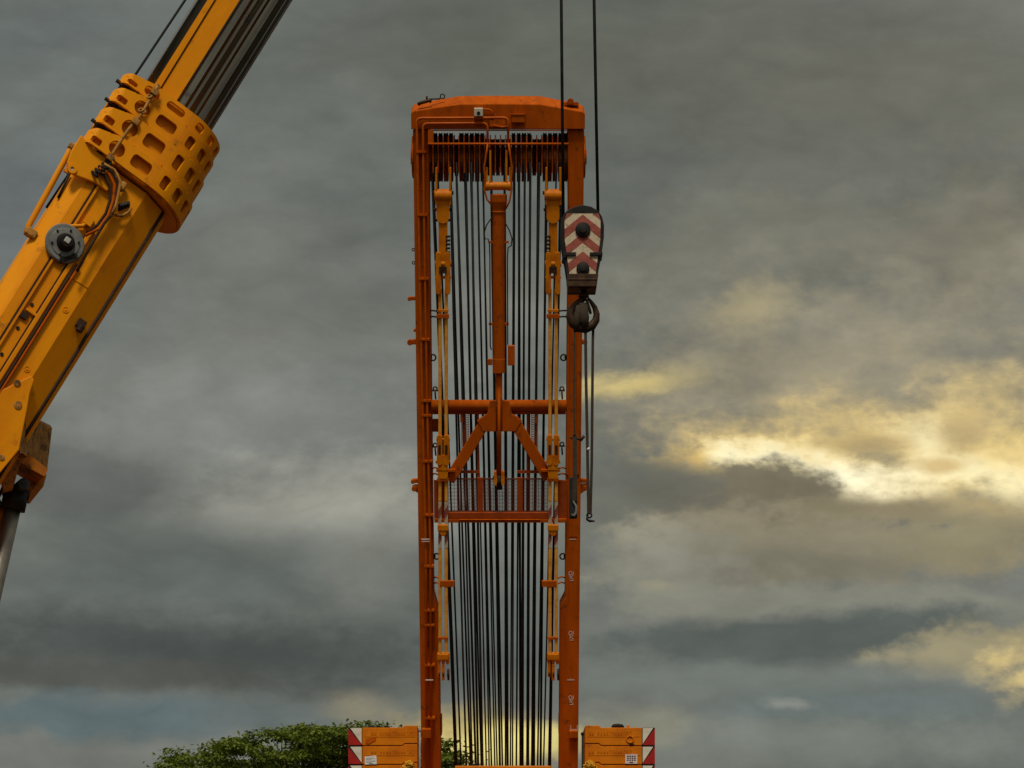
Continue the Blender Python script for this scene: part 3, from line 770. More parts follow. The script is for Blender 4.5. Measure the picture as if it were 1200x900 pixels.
# ------------------------------------------------------------------ pendant links hanging beside the legs
def pendant(cx, label):
    DP = -.44
    org = ML(cx, 222, DP)
    M = MM @ Matrix.Translation(org)
    t = thing('pendant_link', label, 'pendant link', M=M, group='pendant links hanging on the mast')
    sc = 0.01440
    def lx(o, py): return mx_(cx, py, DP) - org.x + o * sc * (1 + (py - 222) * .00012)
    def lz(py): return mz_(py, DP) - org.z
    def bx(b, o0, o1, py0, py1, y0=-.06, y1=.06, mat=0):
        xa, xb_, xc, xd = lx(o0, py0), lx(o1, py0), lx(o1, py1), lx(o0, py1)
        b.hull([(xd, y0, lz(py1)), (xc, y0, lz(py1)), (xb_, y0, lz(py0)), (xa, y0, lz(py0))], [(xd, y1, lz(py1)), (xc, y1, lz(py1)), (xb_, y1, lz(py0)), (xa, y1, lz(py0))], mat)
    def lo(name, b, mats, parent=None, **kw): return obj(name, b, mats, parent or t, local=True, **kw)
    def rounded(b, o0, o1, py0, py1, y0, y1):       # link plate with rounded ends
        pts = []
        w = (o1 - o0) / 2; c = (o0 + o1) / 2
        for k in range(9):
            a = math.pi * k / 8; pts.append((lx(c + w * math.cos(a), py0 + w * (1 - math.sin(a))), lz(py0 + w * (1 - math.sin(a)))))
        for k in range(9):
            a = math.pi + math.pi * k / 8; pts.append((lx(c + w * math.cos(a), py1 - w * (1 + math.sin(a))), lz(py1 - w * (1 + math.sin(a)))))
        b.prism(pts, y0, y1)
    def pin(b, py, o0, o1, r, y=0): b.cyl((lx(o0, py), y, lz(py)), (lx(o1, py), y, lz(py)), r, 16)
    b = MB()
    for o in (-9, 7): rounded(b, o, o + 2.4, 196, 240, -.07, .07)
    lo('hanger_plate', b, AMBER, bevel=.004)
    b = MB(); b.lathe((lx(-10, 229), 0, lz(229)), (1, 0, 0), [(0, 0), (.085, 0), (.1, .02), (.1, 20 * sc - .02), (.085, 20 * sc), (0, 20 * sc)], 24); lo('top_pin', b, AMBER)
    b = MB(); pin(b, 245.6, -11, 10.5, .025); pin(b, 226, -12, 12, .03); lo('bolt', b, HOOKM)
    b = MB(); rounded(b, -7.6, 7.2, 231, 262, -.055, .055); lo('link_plate', b, AMBER, bevel=.006)
    b = MB(); rounded(b, -5.2, 5.0, 247, 318, -.035, .035); lo('link_plate', b, AMBER, bevel=.006)
    b = MB()
    for j in range(5): pin(b, 277 + j * 4.6, (-8.2 if cx > 584 else 3), (-3 if cx > 584 else 8.2), .02, -.03)
    pin(b, 258, -8.5, 8.5, .022); lo('bolt', b, HOOKM)
    for o in (-8.6, 2.2):
        b = MB(); rounded(b, o, o + 6.2, 295, 345, -.06, .06); lo('link_plate', b, AMBER, bevel=.008)
    b = MB(); pin(b, 309, -9.4, 9.4, .05); pin(b, 325, -9.2, 9.2, .022); lo('bolt', b, AMBER)
    b = MB(); bx(b, -4.6, 4.2, 312, 320, -.07, .07); lo('spacer', b, HOOKM)
    for o in (-5.6, 1.6):                           # the paired bars
        b = MB(); bx(b, o, o + 3.9, 338, 513, -.025, .025); lo('bar', b, BARM, bevel=.018)
        b = MB(); bx(b, o, o + 3.9, 558, 588, -.025, .025); bx(b, o, o + 3.9, 642, 770, -.025, .025); lo('bar', b, BARM, bevel=.018)
        b = MB(); bx(b, o, o + 3.9, 588, 642, -.026, .026)
        nst = 4
        lo('banded_bar', b, CREAM)
        for s0 in (593, 623):                       # slanting red bands
            b = MB()
            for (y_) in (-.0275,):
                q = [(lx(o - .05, s0 + 5), y_, lz(s0 + 5)), (lx(o + 3.95, s0 - 2), y_, lz(s0 - 2)), (lx(o + 3.95, s0 + 9), y_, lz(s0 + 9)), (lx(o - .05, s0 + 16), y_, lz(s0 + 16))]
                b.hull(q, [(a, .027, c) for a, y, c in q])
            lo('red_band', b, BRICKR)
    b = MB(); bx(b, -7.6, 6.8, 368, 373, -.055, .04); lo('clamp', b, ORANGE, bevel=.006)
    b = MB(); bx(b, -6.6, 6.2, 362.6, 365, -.045, .04); lo('clamp', b, AMBER)
    b = MB()
    for o in (-7.2, .6): rounded(b, o, o + 6.4, 509, 545, -.06, .06)
    lo('link_plate', b, AMBER, bevel=.006)
    b = MB(); rounded(b, -6, 5.6, 533, 563, -.05, .05); lo('link_plate', b, AMBER, bevel=.006)
    b = MB()
    for o in (-5.5, 2.2): bx(b, o, o + 3, 521, 532, -.064, -.058)
    lo('slot', b, HOOKM)
    b = MB(); pin(b, 541, -8.6, 8.2, .03); pin(b, 515, -8, 8, .022); lo('bolt', b, AMBER)
    b = MB()
    s_ = 1 if cx < 584 else -1
    a, c = sorted((-8 * s_, 14 * s_)); bx(b, a, c, 549.6, 552.6, -.05, .04); bx(b, -7, 6.6, 560, 564, -.05, .04); lo('clamp', b, ORANGE, bevel=.005)
    b = MB(); bx(b, -6.4, 6.2, 614.5, 621.5, -.06, .05); b.cyl((lx(0, 624), -.05, lz(624)), (lx(0, 624), .05, lz(624)), .06, 14); lo('clamp', b, AMBER, bevel=.01)
    b = MB(); a, c = sorted((-4 * s_, 13 * s_)); bx(b, a, c, 680.5, 687.5, -.03, .05); lo('clamp', b, ORANGE, bevel=.006)
    b = MB(); bx(b, -6.2, 6, 746.4, 748.8, -.04, .04); lo('clamp', b, ORANGE)
    b = MB()
    for o in (-6.8, -1.9, 3.0):
        b.lathe((lx(o + 2.0, 770), 0, lz(770)), (0, 0, 1), [(0, -.13), (.02, -.13), (.036, -.07), (.04, 0), (.036, .07), (.02, .09), (0, .09)], 14)
    b2 = MB(); bx(b2, -6.4, 6.2, 766, 773, -.05, .05); lo('end_socket', b, AMBER); lo('end_plate', b2, AMBER, bevel=.012)
    b = MB(); bx(b, -6.4, -3.0, 776, 793, -.03, .03); bx(b, -1.6, 1.8, 778, 797, -.03, .03); lo('tongue', b, AMBER, bevel=.005)
    b = MB()
    for o in (-4.4, .3, 5.4): pin(b, 790, o - .9, o + .9, .05)
    b.cyl((lx(6, 786), 0, lz(797)), (lx(6, 786), 0, lz(784)), .02, 8); lo('end_pin', b, HOOKM)
pendant(519.3, 'amber pendant link of paired bars hanging beside the leg that carries the pipes')
pendant(648.2, 'amber pendant link of paired bars hanging beside the leg behind the striped hook block')

# ------------------------------------------------------------------ telescopic boom of the second crane
NV = Vector((.848, .53)); DV = Vector((.53, -.848))
def st(s, t): q = NV * t + DV * s; return q.x, q.y
A0 = P(*st(-500, 246), 24.2); A1 = P(*st(100, 246), 25.3)
bz = (A1 - A0).normalized()
bw = Vector((bz.y, -bz.x, 0)).normalized()
bu = (Vector((0, 0, 1)) - bz * bz.z).normalized()
# boom frame: x = bu (upper side), y = bw (side facing the viewer), z = along the boom
BM = Matrix(((bu.x, bw.x, bz.x, A0.x), (bu.y, bw.y, bz.y, A0.y), (bu.z, bw.z, bz.z, A0.z), (0, 0, 0, 1)))
if BM.to_3x3().determinant() < 0: print('left handed boom frame')
BI = BM.inverted()
def BL(px, py, w):                   # boom-local point of the plane y = w on that bearing
    o = BI @ CAMP; r = BI.to_3x3() @ ray(px, py); k = (w - o.y) / r.y
    return o + r * k
def BST(s, t, w): return BL(*st(s, t), w)
def uof(t, w, s=-150): return BST(s, t, w).x
def zof(s, t, w): return BST(s, t, w).z
def tproj(u, w, z):                  # t coordinate of a local point
    q = BM @ Vector((u, w, z)) - CAMP
    px, py = CX + F * q.x / q.y, HY - F * q.z / q.y
    return NV.x * px + NV.y * py
boom = thing('telescopic_boom', 'yellow telescopic crane boom slanting up across the left of the picture', 'crane boom', M=BM)
def bobj(name, b, mats, parent=None, **kw): return obj(name, b, mats, parent or boom, local=True, **kw)
W0 = .43
zq = zof(-300, 250, W0)
def loft(b, prof, z0, z1, mat=0, mats=None, smooth=False, nz=1):
    n = len(prof)
    for i in range(n):
        j = (i + 1) % n
        (u0, w0), (u1, w1) = prof[i], prof[j]
        mi = mats[i] if mats else mat
        b.add([(u0, w0, z0), (u1, w1, z0), (u1, w1, z1), (u0, w0, z1)], [(0, 1, 2, 3)], mi, smooth)
    b.add([(u, w, z0) for u, w in prof], [tuple(range(n))], mat); b.add([(u, w, z1) for u, w in prof], [tuple(reversed(range(n)))], mat)
def weld(o):
    wd = o.modifiers.new('weld', 'WELD'); wd.merge_threshold = .0005
    return o
ut, us, ub, ul = uof(178, W0 - .14), uof(208, W0), uof(266, W0), uof(297, W0 - .17)
half = [(ut, .0), (ut, W0 - .14), (us + (ut - us) * .35, W0 - .005), (us, W0), (ub, W0), (ul, W0 - .17), (ul - .004, .0)]
prof = half + [(u, -w) for u, w in reversed(half[1:-1])]
ZB = BST(-760, 246, W0).z - 2.2        # boom foot, beyond the frame
ZC = zof(-100, 245, W0)
b = MB(); loft(b, prof, ZB, ZC)
weld(bobj('base_section', b, BOOMY, bevel=.012))
# grooves and rails on the near side of the base section
def strip(name, t0, t1, s0, s1, proud, mat, **kw):
    b = MB(); w = W0 + .002
    q = [BST(s0, t0, w), BST(s1, t0, w), BST(s1, t1, w), BST(s0, t1, w)]
    b.hull([(v.x, w, v.z) for v in q], [(v.x, w + proud, v.z) for v in q]); return bobj(name, b, mat, **kw)
strip('side_rail', 209.2, 211.6, -640, -118, .012, HOSE)
strip('side_rail', 211.8, 214.6, -640, -118, .03, BOOMY)
strip('side_rail', 229.6, 231.4, -640, -175, .01, HOSE)
strip('side_rail', 231.6, 236.8, -640, -170, .035, BOOMY, bevel=.006)
for sg in ((-640, -196),):
    for t_ in (240.5, 243.8):
        b = MB(); pts = [BST(s, t_ + (0 if s > -360 else 0), W0 + .03) for s in range(-640, -190, 25)]
        b.tube([(p.x, p.y, p.z) for p in pts], .013, 8); bobj('hydraulic_pipe', b, HOSE if t_ < 242 else ORANGE)
b = MB()
for s, t_ in ((-182, 232), (-148, 213.5), (-283, 221), (-315, 221.5), (-351, 221.8), (-370, 224), (-398, 223)):
    p = BST(s, t_, W0); b.lathe(p, (0, 1, 0), [(.019, -.01), (.019, .008), (0, .008)], 14)
bobj('bolt_hole', b, BLACK)
b = MB(); p = BST(-299, 218, W0)
b.box(p.x - .05, p.x + .05, W0 - .01, W0 + .03, p.z - .035, p.z + .035); bobj('cable_bracket', b, HOSE, bevel=.006)
b = MB(); p = BST(-292, 224, W0)
b.box(p.x - .07, p.x + .05, W0 - .01, W0 + .035, p.z - .012, p.z + .02); bobj('cable_bracket', b, BOOMY, bevel=.006)
for s_w in (-232, -418): strip('weld_bead', 246.5, 265.5, s_w, s_w + 1.1, .006, BOOMY)
b = MB()
for s, t_ in ((-267, 257.6), (-350, 256)):
    p = BST(s, t_, W0); b.lathe(p, (0, 1, 0), [(.032, -.01), (.032, .007), (.024, .007), (.024, .002), (.012, .002), (.012, .009), (0, .009)], 18)
bobj('plug', b, BOOMY)
# brackets on the dark lower facet
for s, t_ in ((-272, 281),):
    mid = BST(s, t_, W0 - .08)
    b = MB(); b.box(mid.x - .05, mid.x + .04, mid.y - .03, mid.y + .05, mid.z - .05, mid.z + .04)
    b.lathe((mid.x - .02, mid.y + .04, mid.z - .09), (0, 0, 1), [(0, 0), (.035, 0), (.035, .07), (0, .07)], 12)
    bobj('sensor', b, HOSE, bevel=.006)
ulm = (ul)
b = MB(); f_ = .90; cu, cw = ub + (ul - ub) * f_, W0 - .17 * f_
b.tube([(cu, cw, BST(-640, 297, .2).z), (cu, cw, ZC)], .02, 8); bobj('seam', b, HOSE)
b = MB(); zz0, zz1 = BST(-640, 297, .2).z, BST(-118, 297, .2).z
b.box(ul - .03, ul - .002, W0 - .24, W0 - .19, zz0, zz1); b.box(ul - .035, ul - .002, -W0 + .19, -W0 + .24, zz0, zz1); bobj('bottom_rail', b, BOOMY)
# collars at the head of each section
def collar_profile(grow):
    Wc = W0 + .06 + grow
    u_top = uof(173, Wc); u_b = uof(262, Wc)
    lo_, hi_ = .1, .9                            # depth of the rounded belly
    for _ in range(30):
        h = (lo_ + hi_) / 2
        mxv = max(tproj(u_b - h * math.sin(a), Wc * math.cos(a), zof(-60, 250, W0)) for a in [math.pi * k / 40 for k in range(41)])
        if mxv < 315 + grow * 105: lo_ = h
        else: hi_ = h
    pts = [(u_top + .02, Wc - .10), (u_top - .02, Wc - .02)]
    n = 10
    for k in range(n + 1): pts.append((u_top - .05 + (u_b - u_top + .05) * k / n, Wc))
    for k in range(1, 41):
        a = math.pi * k / 40
        pts.append((u_b - h * math.sin(a), Wc * math.cos(a)))
    for k in range(1, n + 1): pts.append((u_b + (u_top - u_b) * k / n, -Wc))
    return pts
class Path:
    def __init__(s, pts):
        s.p = pts; s.L = [0]
        for a, b in zip(pts[:-1], pts[1:]): s.L.append(s.L[-1] + math.dist(a, b))
    def at(s, l):
        l = min(max(l, 0), s.L[-1])
        for i in range(len(s.p) - 1):
            if l <= s.L[i + 1] + 1e-9:
                f = (l - s.L[i]) / max(1e-9, s.L[i + 1] - s.L[i])
                return (s.p[i][0] + (s.p[i + 1][0] - s.p[i][0]) * f, s.p[i][1] + (s.p[i + 1][1] - s.p[i][1]) * f)
        return s.p[-1]
    def l_of_t(s, t, z):                         # arc length where the near side shows that t
        best, bl = 9e9, 0
        for k in range(801):
            l = s.L[-1] * k / 800 * .62
            u, w = s.at(l)
            dd = abs(tproj(u, w, z) - t)
            if dd < best: best, bl = dd, l
        return bl
def collar(s_top, s_bot, grow, label=None):
    pth = Path(collar_profile(grow)); Lt = pth.L[-1]
    zt_, zb_ = zof(s_top, 225, W0), zof(s_bot, 225, W0)
    zm = (zt_ + zb_) / 2; H = zt_ - zb_
    holes = []                                    # (l0,l1,lower,upper fraction, radius)
    q_ = max(0., (s_top - s_bot - 18.) / 17.)
    for t0, t1, f0, f1, rr in ((178, 190, .20, .58, .02), (198.5, 219, .18 - .04 * q_, .74 + .06 * q_, .09), (230 - 1.5 * q_, 255 + 1.5 * q_, .28 - .05 * q_, .76 + .06 * q_, .04), (272, 282.5, .25 - .04 * q_, .78 + .06 * q_, .03)):
        holes.append((pth.l_of_t(t0, zm), pth.l_of_t(t1, zm), f0, f1, rr))
    l_last = holes[-1][1]; wdt = .11
    l = l_last + .085
    while l + wdt < Lt * .90:
        holes.append((l, l + wdt, .24, .80, .03)); l += wdt + .075
    def topz(l):
        u, w = pth.at(l)
        lc = pth.l_of_t(206, zm)
        return zt_ - (max(0, (lc - l)) / max(lc, 1e-6)) * H * .42
    cuts = [0] + [(holes[i][1] + holes[i + 1][0]) / 2 for i in range(len(holes) - 1)] + [Lt]
    b = MB()
    def map3(l, z): u, w = pth.at(l); return (u, w, z)
    for (c0, c1), (h0, h1, f0, f1, rr) in zip(zip(cuts[:-1], cuts[1:]), holes):
        z0, z1 = zb_ + H * f0, zb_ + H * f1
        shift = topz((h0 + h1) / 2) - zt_
        z1 += shift * .9; z0 += shift * .45
        rr = min(rr, (h1 - h0) / 2 * .98, (z1 - z0) / 2 * .98)
        inner = []
        for (cx_, cz_, a0) in ((h1 - rr, z1 - rr, 0), (h0 + rr, z1 - rr, 90), (h0 + rr, z0 + rr, 180), (h1 - rr, z0 + rr, 270)):
            for k in range(7):
                a = R(a0 + 15 * k); inner.append((cx_ + rr * math.cos(a), cz_ + rr * math.sin(a)))
        # subdivide the straight runs so that the rim follows the curve
        def sub(loop, n):
            out = []
            for i in range(len(loop)):
                a, c = loop[i], loop[(i + 1) % len(loop)]
                kk = n if math.dist(a, c) > .03 else 1
                for k in range(kk): out.append((a[0] + (c[0] - a[0]) * k / kk, a[1] + (c[1] - a[1]) * k / kk))
            return out
        inner = sub(inner, 6)
        cm = ((h0 + h1) / 2, (z0 + z1) / 2)
        outer = []
        for (l, z) in inner:                     # map each rim point onto the panel's border
            fl = (l - cm[0]) / max(1e-6, (h1 - h0) / 2); fz = (z - cm[1]) / max(1e-6, (z1 - z0) / 2)
            k = max(abs(fl), abs(fz), 1e-6); fl /= k; fz /= k
            L_ = cm[0] + (fl * (c1 - cm[0]) if fl > 0 else fl * (cm[0] - c0))
            Zz = cm[1] + (fz * (topz(L_) - cm[1]) if fz > 0 else fz * (cm[1] - zb_))
            outer.append((L_, Zz))
        n = len(inner)
        vs = [map3(*q) for q in outer] + [map3(o[0] * .5 + i[0] * .5, o[1] * .5 + i[1] * .5) for o, i in zip(outer, inner)] + [map3(*q) for q in inner]
        fs = []
        for k in range(n):
            q = (k + 1) % n
            fs += [(k, q, n + q, n + k), (n + k, n + q, 2 * n + q, 2 * n + k)]
        b.add(vs, fs)
    o = bobj('section_collar', b, BOOMY)
    wd = o.modifiers.new('weld', 'WELD'); wd.merge_threshold = .002
    sm = o.modifiers.new('solid', 'SOLIDIFY'); sm.thickness = .035; sm.offset = 0
    # rim flange round the foot of the collar
    b = MB(); prev = None
    pts = [pth.at(Lt * k / 90) for k in range(91)]
    for i in range(90):
        (u0, w0), (u1, w1) = pts[i], pts[i + 1]
        e = 1.03
        b.add([(u0, w0, zb_), (u1, w1, zb_), (u1 * 1 , w1 * e, zb_ - .001), (u0, w0 * e, zb_ - .001),
               (u0, w0, zb_ + .016), (u1, w1, zb_ + .016), (u1, w1 * e, zb_ + .016), (u0, w0 * e, zb_ + .016)],
              [(0, 1, 2, 3), (4, 5, 6, 7), (3, 2, 6, 7)])
    bobj('rim', b, BOOMY, o)
    # rollers and blocks sticking out on the upper side
    b = MB(); u, w = pth.at(0.02)
    for k in range(5):
        b.box(u - .02 - .05 * k, u + .055 - .05 * k, w - .02, w + .02 + .008 * k, zb_ - .012 - .012 * (k % 2), zb_ + .012)
    b.box(u - .34, u + .0, w - .1, w + .012, zb_ - .06, zb_ - .004)
    bobj('roller_block', b, HOSE, o)
    return pth, zt_, zb_
CS = [(9.5, -9), (-9.5, -35), (-36, -65.5), (-66.5, -94)]
for i, (a, c) in enumerate(CS): PTH, _, _ = collar(a, c, .026 * i - .045)
# the nested sections seen through the openings
for i, (a, c) in enumerate(CS):
    pr = []
    cp = collar_profile(.026 * i - .045); um = sum(u for u, w in cp) / len(cp)
    pr = [((u - um) * .955 + um, w * .89) for u, w in cp]
    b = MB(); loft(b, pr, zof(c, 240, W0) - .02, zof(a, 240, W0) - (.05 if i else .02)); bobj('nested_section', b, BOOMY)
# lug plate with an eye beside the lowest collar
b = MB(); w = W0 + .055
q = [BL(x, y, w) for x, y in ((84, 176), (95, 158), (128, 188), (140, 204), (126, 224), (112, 214), (88, 205), (80, 200), (79, 190))]
b.hull([(v.x, w, v.z) for v in q], [(v.x, w - .05, v.z) for v in q]); lg = bobj('lug_plate', b, BOOMY, bevel=.01)
p = BL(84.5, 198, w)
b = MB().lathe((p.x, w - .02, p.z), (0, 1, 0), [(.02, 0), (.048, 0), (.048, .035), (.02, .035), (.02, 0)], 20); bobj('eye', b, BOOMY, lg)
b = MB().lathe((p.x, w - .0, p.z), (0, 1, 0), [(0, 0), (.027, 0), (.027, .004), (0, .004)], 16); bobj('eye_hole', b, GALV, lg)
# handrail bar
w = W0 - .12
b = MB(); pts = [BL(x, y, w) for x, y in ((92, 172), (84, 171), (80, 180), (34, 264), (31, 271), (37, 277))]
b.tube(pts, .03, 10); hb = bobj('grab_bar', b, BOOMY)
b = MB(); p = BL(36, 272, w); b.box(p.x - .06, p.x + .05, w - .05, w + .05, p.z - .05, p.z + .03); p = BL(83.5, 172, w); b.box(p.x - .04, p.x + .03, w - .04, w + .04, p.z - .03, p.z + .03); bobj('bar_bracket', b, RUST, hb, bevel=.01)
b = MB(); b.tube([BL(68, 232, w + .02), BL(82, 203, w + .02)], .012, 6); bobj('stay', b, BLACK)
# cable reel on the near side
p = BL(77.5, 283.5, W0 + .1)
rl = MB().lathe((p.x, W0 + .0, p.z), (0, 1, 0), [(0, 0), (.05, 0), (.05, .02), (.185, .02), (.198, .03), (.198, .05), (.185, .062), (.15, .062), (.14, .072), (.10, .075), (0, .075)], 44)
reel = bobj('cable_reel', rl, GREYP)
b = MB().lathe((p.x, W0 + .07, p.z), (0, 1, 0), [(0, 0), (.092, 0), (.092, .02), (.075, .05), (.06, .09), (0, .09)], 24); hub = bobj('hub', b, BLACK, reel)
b = MB(); b.box(p.x - .03, p.x + .03, W0 + .155, W0 + .175, p.z - .03, p.z + .03); bobj('hub_cap', b, GALV, reel, bevel=.008)
b = MB()
for k in range(6):
    a = k * math.pi / 3 + .4; b.lathe((p.x + .135 * math.cos(a), W0 + .072, p.z + .135 * math.sin(a)), (0, 1, 0), [(0, -.01), (.012, -.01), (.012, .012), (0, .012)], 8)
bobj('rim_bolt', b, BLACK, reel)
b = MB(); q = BL(96, 266, W0); b.tube([(p.x + .15, W0 + .03, p.z + .1), (q.x, W0 + .04, q.z), BL(104, 258, W0 + .04)], .02, 8); q = BL(104, 259, W0 + .03); b.box(q.x - .04, q.x + .04, W0, W0 + .06, q.z - .05, q.z + .05); bobj('reel_arm', b, BOOMY)
b = MB()
for k in range(5):
    q = BL(72 + 4 * k, 305 - k * 1.2, W0 + .05); b.lathe(q, (0, 1, 0), [(0, -.04), (.022, -.04), (.022, .03), (0, .03)], 8)
bobj('reel_fitting', b, BLACK)
# hoses looping from the collar
wh = W0 + .08
for k, pts in enumerate(([(112, 200), (122, 205), (129, 218), (129, 234), (124, 250), (114, 264), (104, 272)],
                         [(116, 197), (127, 203), (134, 216), (133, 234), (127, 252), (116, 268), (100, 276)],
                         [(119, 194), (132, 202), (138.5, 216), (137, 234), (130, 252), (122, 262), (108, 285), (90, 318)],
                         [(122, 192), (134, 199), (141, 212), (139, 226), (136, 240), (130, 254)])):
    b = MB(); b.tube([BL(x, y, wh + .012 * k) for x, y in pts], .015, 8); bobj('hose', b, RUST if k == 3 else HOSE if k != 1 else ORANGE)
b = MB()
for k in range(5): b.tube([BL(108 + 4 * k, 201 - 3.2 * k, wh - .02), BL(114 + 4 * k, 207 - 3.2 * k, wh + .04)], .016, 7)
for k in range(4): b.tube([BL(140 + 3.4 * k, 246 - 1.5 * k, W0), BL(140.4 + 3.4 * k, 240 - 1 * k, W0 + .07)], .018, 7)
bobj('hose_coupling', b, BLACK)
b = MB(); b.tube([BL(x, y, W0 + .06) for x, y in ((134, 252), (143, 253), (150, 249), (154, 244))], .014, 7); bobj('hose', b, RUST)
b = MB(); b.tube([BL(x, y, W0 + .06) for x, y in ((146, 214), (143, 222), (140, 222))], .03, 8); bobj('hose_elbow', b, RUST)
# linkage running across the collars
b = MB(); wl = W0 + .105
pts = [(184.5, 100), (182, 107), (176, 116), (166, 133), (160, 141), (152, 150), (146, 158), (138, 170), (132, 180), (128, 188)]
b.tube([BL(x, y, wl) for x, y in pts], .016, 8)
for (x, y) in ((181, 108), (158.5, 142.5), (129, 185)):
    q = BL(x, y, wl); b.box(q.x - .035, q.x + .035, wl - .03, wl + .03, q.z - .03, q.z + .03)
bobj('linkage', b, RUST)
b = MB(); b.torus(BL(184.5, 101.5, wl), (0, 1, 0), .022, .008, 14, 6)
for (x, y) in ((165, 129), (168, 131), (175, 113)): b.torus(BL(x, y, wl), (1, 1, .4), .024, .01, 12, 6)
bobj('link_ring', b, RUST)
# last, greasy section running up and out of the frame to the boom head
W1 = .335
u1t, u1s, u1b = uof(196.5, W1 - .03, 50), uof(206, W1, 50), uof(238, W1, 50)
lo_, hi_ = .1, .9
zmid = BST(50, 240, W1).z
for _ in range(30):
    h = (lo_ + hi_) / 2
    mxv = max(tproj(u1b - h * math.sin(a), W1 * math.cos(a), zmid) for a in [math.pi * k / 60 for k in range(61)])
    if mxv < 291.5: lo_ = h
    else: hi_ = h
hp_ = [(u1t, 0), (u1t, W1 - .03), (u1s, W1), (u1b, W1)] + [(u1b - h * math.sin(math.pi * k / 48), W1 * math.cos(math.pi * k / 48)) for k in range(1, 49)]
hp_ += [(u1s, -W1), (u1t, -W1 + .03)]
mt_ = [1, 1, 0] + [1] * 48 + [0, 1, 1]
ZE = zof(640, 245, W1)
b = MB(); loft(b, hp_, ZC - .3, ZE, 1, mt_, smooth=False)
for i in range(len(b.sm)): pass
o = weld(bobj('top_section', b, [BOOMY, GREASE]))
for pl in o.data.polygons: pl.use_smooth = pl.material_index == 1 and len(pl.vertices) == 4
b = MB(); q0, q1 = BST(5, 214.5, W1), BST(640, 210, W1); b.tube([(q0.x, W1 + .006, q0.z), (q1.x, W1 + .006, q1.z)], .006, 6); bobj('guide_wire', b, HOSE)
# boom head, outside the frame
b = MB(); um = (u1t + u1b) / 2
for sx in (-1, 1): b.hull([(u1t + .1, sx * .2, ZE - .2), (u1t + .1, sx * .2, ZE + .5), (u1b - .7, sx * .2, ZE + .55), (u1b - .5, sx * .2, ZE - .3)], [(u1t + .1, sx * .24, ZE - .2), (u1t + .1, sx * .24, ZE + .5), (u1b - .7, sx * .24, ZE + .55), (u1b - .5, sx * .24, ZE - .3)])
bobj('boom_head', b, BOOMY)
for k in range(3):
    b = MB().lathe((u1b - .42, -.1 + .1 * k, ZE + .2), (0, 1, 0), [(0, -.03), (.2, -.03), (.16, 0), (.2, .03), (0, .03)], 28); bobj('head_sheave', b, BLACK)
# winch rope along the boom's back
p0, p1 = BL(155, 93, .1), BL(219, -3, .1); dv = p1 - p0
b = MB(); b.tube([BM @ (p0 - dv * 1.5 + Vector((-.0, -.1, 0))), BM @ p0, BM @ (p0 + dv * 6.0)], .0135, 8)
tag(obj('winch_rope', b, ROPE), 'dark winch rope running up just above the back of the yellow boom', 'wire rope')
# foot of the base section: luffing bracket with rusty cheek plates
wbk = W0 + .01
b = MB(); w = W0 + .006
q = [BL(x, y, w) for x, y in ((36, 441), (39.5, 446), (34, 462), (31, 480), (21.5, 528), (0, 554), (-40, 596), (-70, 560), (-25, 470))]
b.hull([(v.x, w, v.z) for v in q], [(v.x, w + .035, v.z) for v in q]); ck = bobj('cheek_plate', b, BOOMY, bevel=.01)
b = MB()
for (x, y, r_) in ((20, 449, .035), (21, 475, .04), (2, 536, .03)):
    p = BL(x, y, w + .035); b.lathe(p, (0, 1, 0), [(0, -.01), (r_, -.01), (r_, .008), (r_ * .6, .012), (0, .012)], 16)
bobj('cheek_bolt', b, RUST, ck)
# underside box of the bracket
def bl_poly(pts, w): return [BL(x, y, w) for x, y in pts]
b = MB()
fr = [BL(x, y, W0 - .02) for x, y in ((27, 486), (21.5, 528))]; bk = [BL(x, y, -W0 + .05) for x, y in ((61.5, 502), (55, 555))]
b.hull([fr[0], bk[0], bk[1], fr[1]], [v + Vector((.04, 0, .02)) for v in (fr[0], bk[0], bk[1], fr[1])])
bobj('bracket_plate', b, RUST, bevel=.01)
for wq, pts in ((.20, ((1, 553), (20, 531), (25, 541), (20, 556), (15, 574), (4, 577))), (-.22, ((34, 545), (55, 556), (51, 570), (35, 590), (26, 584), (28, 562)))):
    b = MB(); qq = bl_poly(pts, wq); b.hull([(v.x, wq, v.z) for v in qq], [(v.x, wq - .06, v.z) for v in qq]); bobj('cylinder_lug', b, BRKT, bevel=.01)
b = MB(); p = BL(22, 572, .0); b.cyl((p.x, -.34, p.z), (p.x, .26, p.z), .06, 18); bobj('cylinder_pin', b, BLACK)
b = MB(); qq = bl_poly(((12, 540), (24, 532), (52, 553), (48, 562), (30, 552)), 0); b.hull([(v.x, .18, v.z) for v in qq], [(v.x, -.3, v.z) for v in qq]); bobj('bracket_web', b, BRKT)

# luffing cylinder below it
ct = BM @ BL(19, 578, 0)
dcl = (P(-8.5, 700, ct.y) - ct); dcl.normalize()
lc = thing('luffing_cylinder', 'bright steel ram standing under the lower end of the yellow boom', 'hydraulic ram', loc=ct)
b = MB(); b.cyl(ct, ct + dcl * 3.2, .082, 24); obj('rod', b, CHROME, lc)
b = MB(); b.tube([ct + dcl * -.02, ct + dcl * .17], .125, 20); b.tube([ct + Vector((-.13, -.02, .03)), ct + Vector((.12, .05, -.02))], .06, 14); obj('rod_eye', b, BLACK, lc)
b = MB(); b.cyl(ct + dcl * 3.1, ct + dcl * 6.3, .16, 24); obj('barrel', b, BOOMY, lc)
o2 = Vector((-.105, .02, 0))
b = MB(); b.tube([ct + o2 + dcl * .12, ct + o2 * 1.25 + dcl * 2.9], .05, 8); obj('guard_strip', b, BRKT, lc)
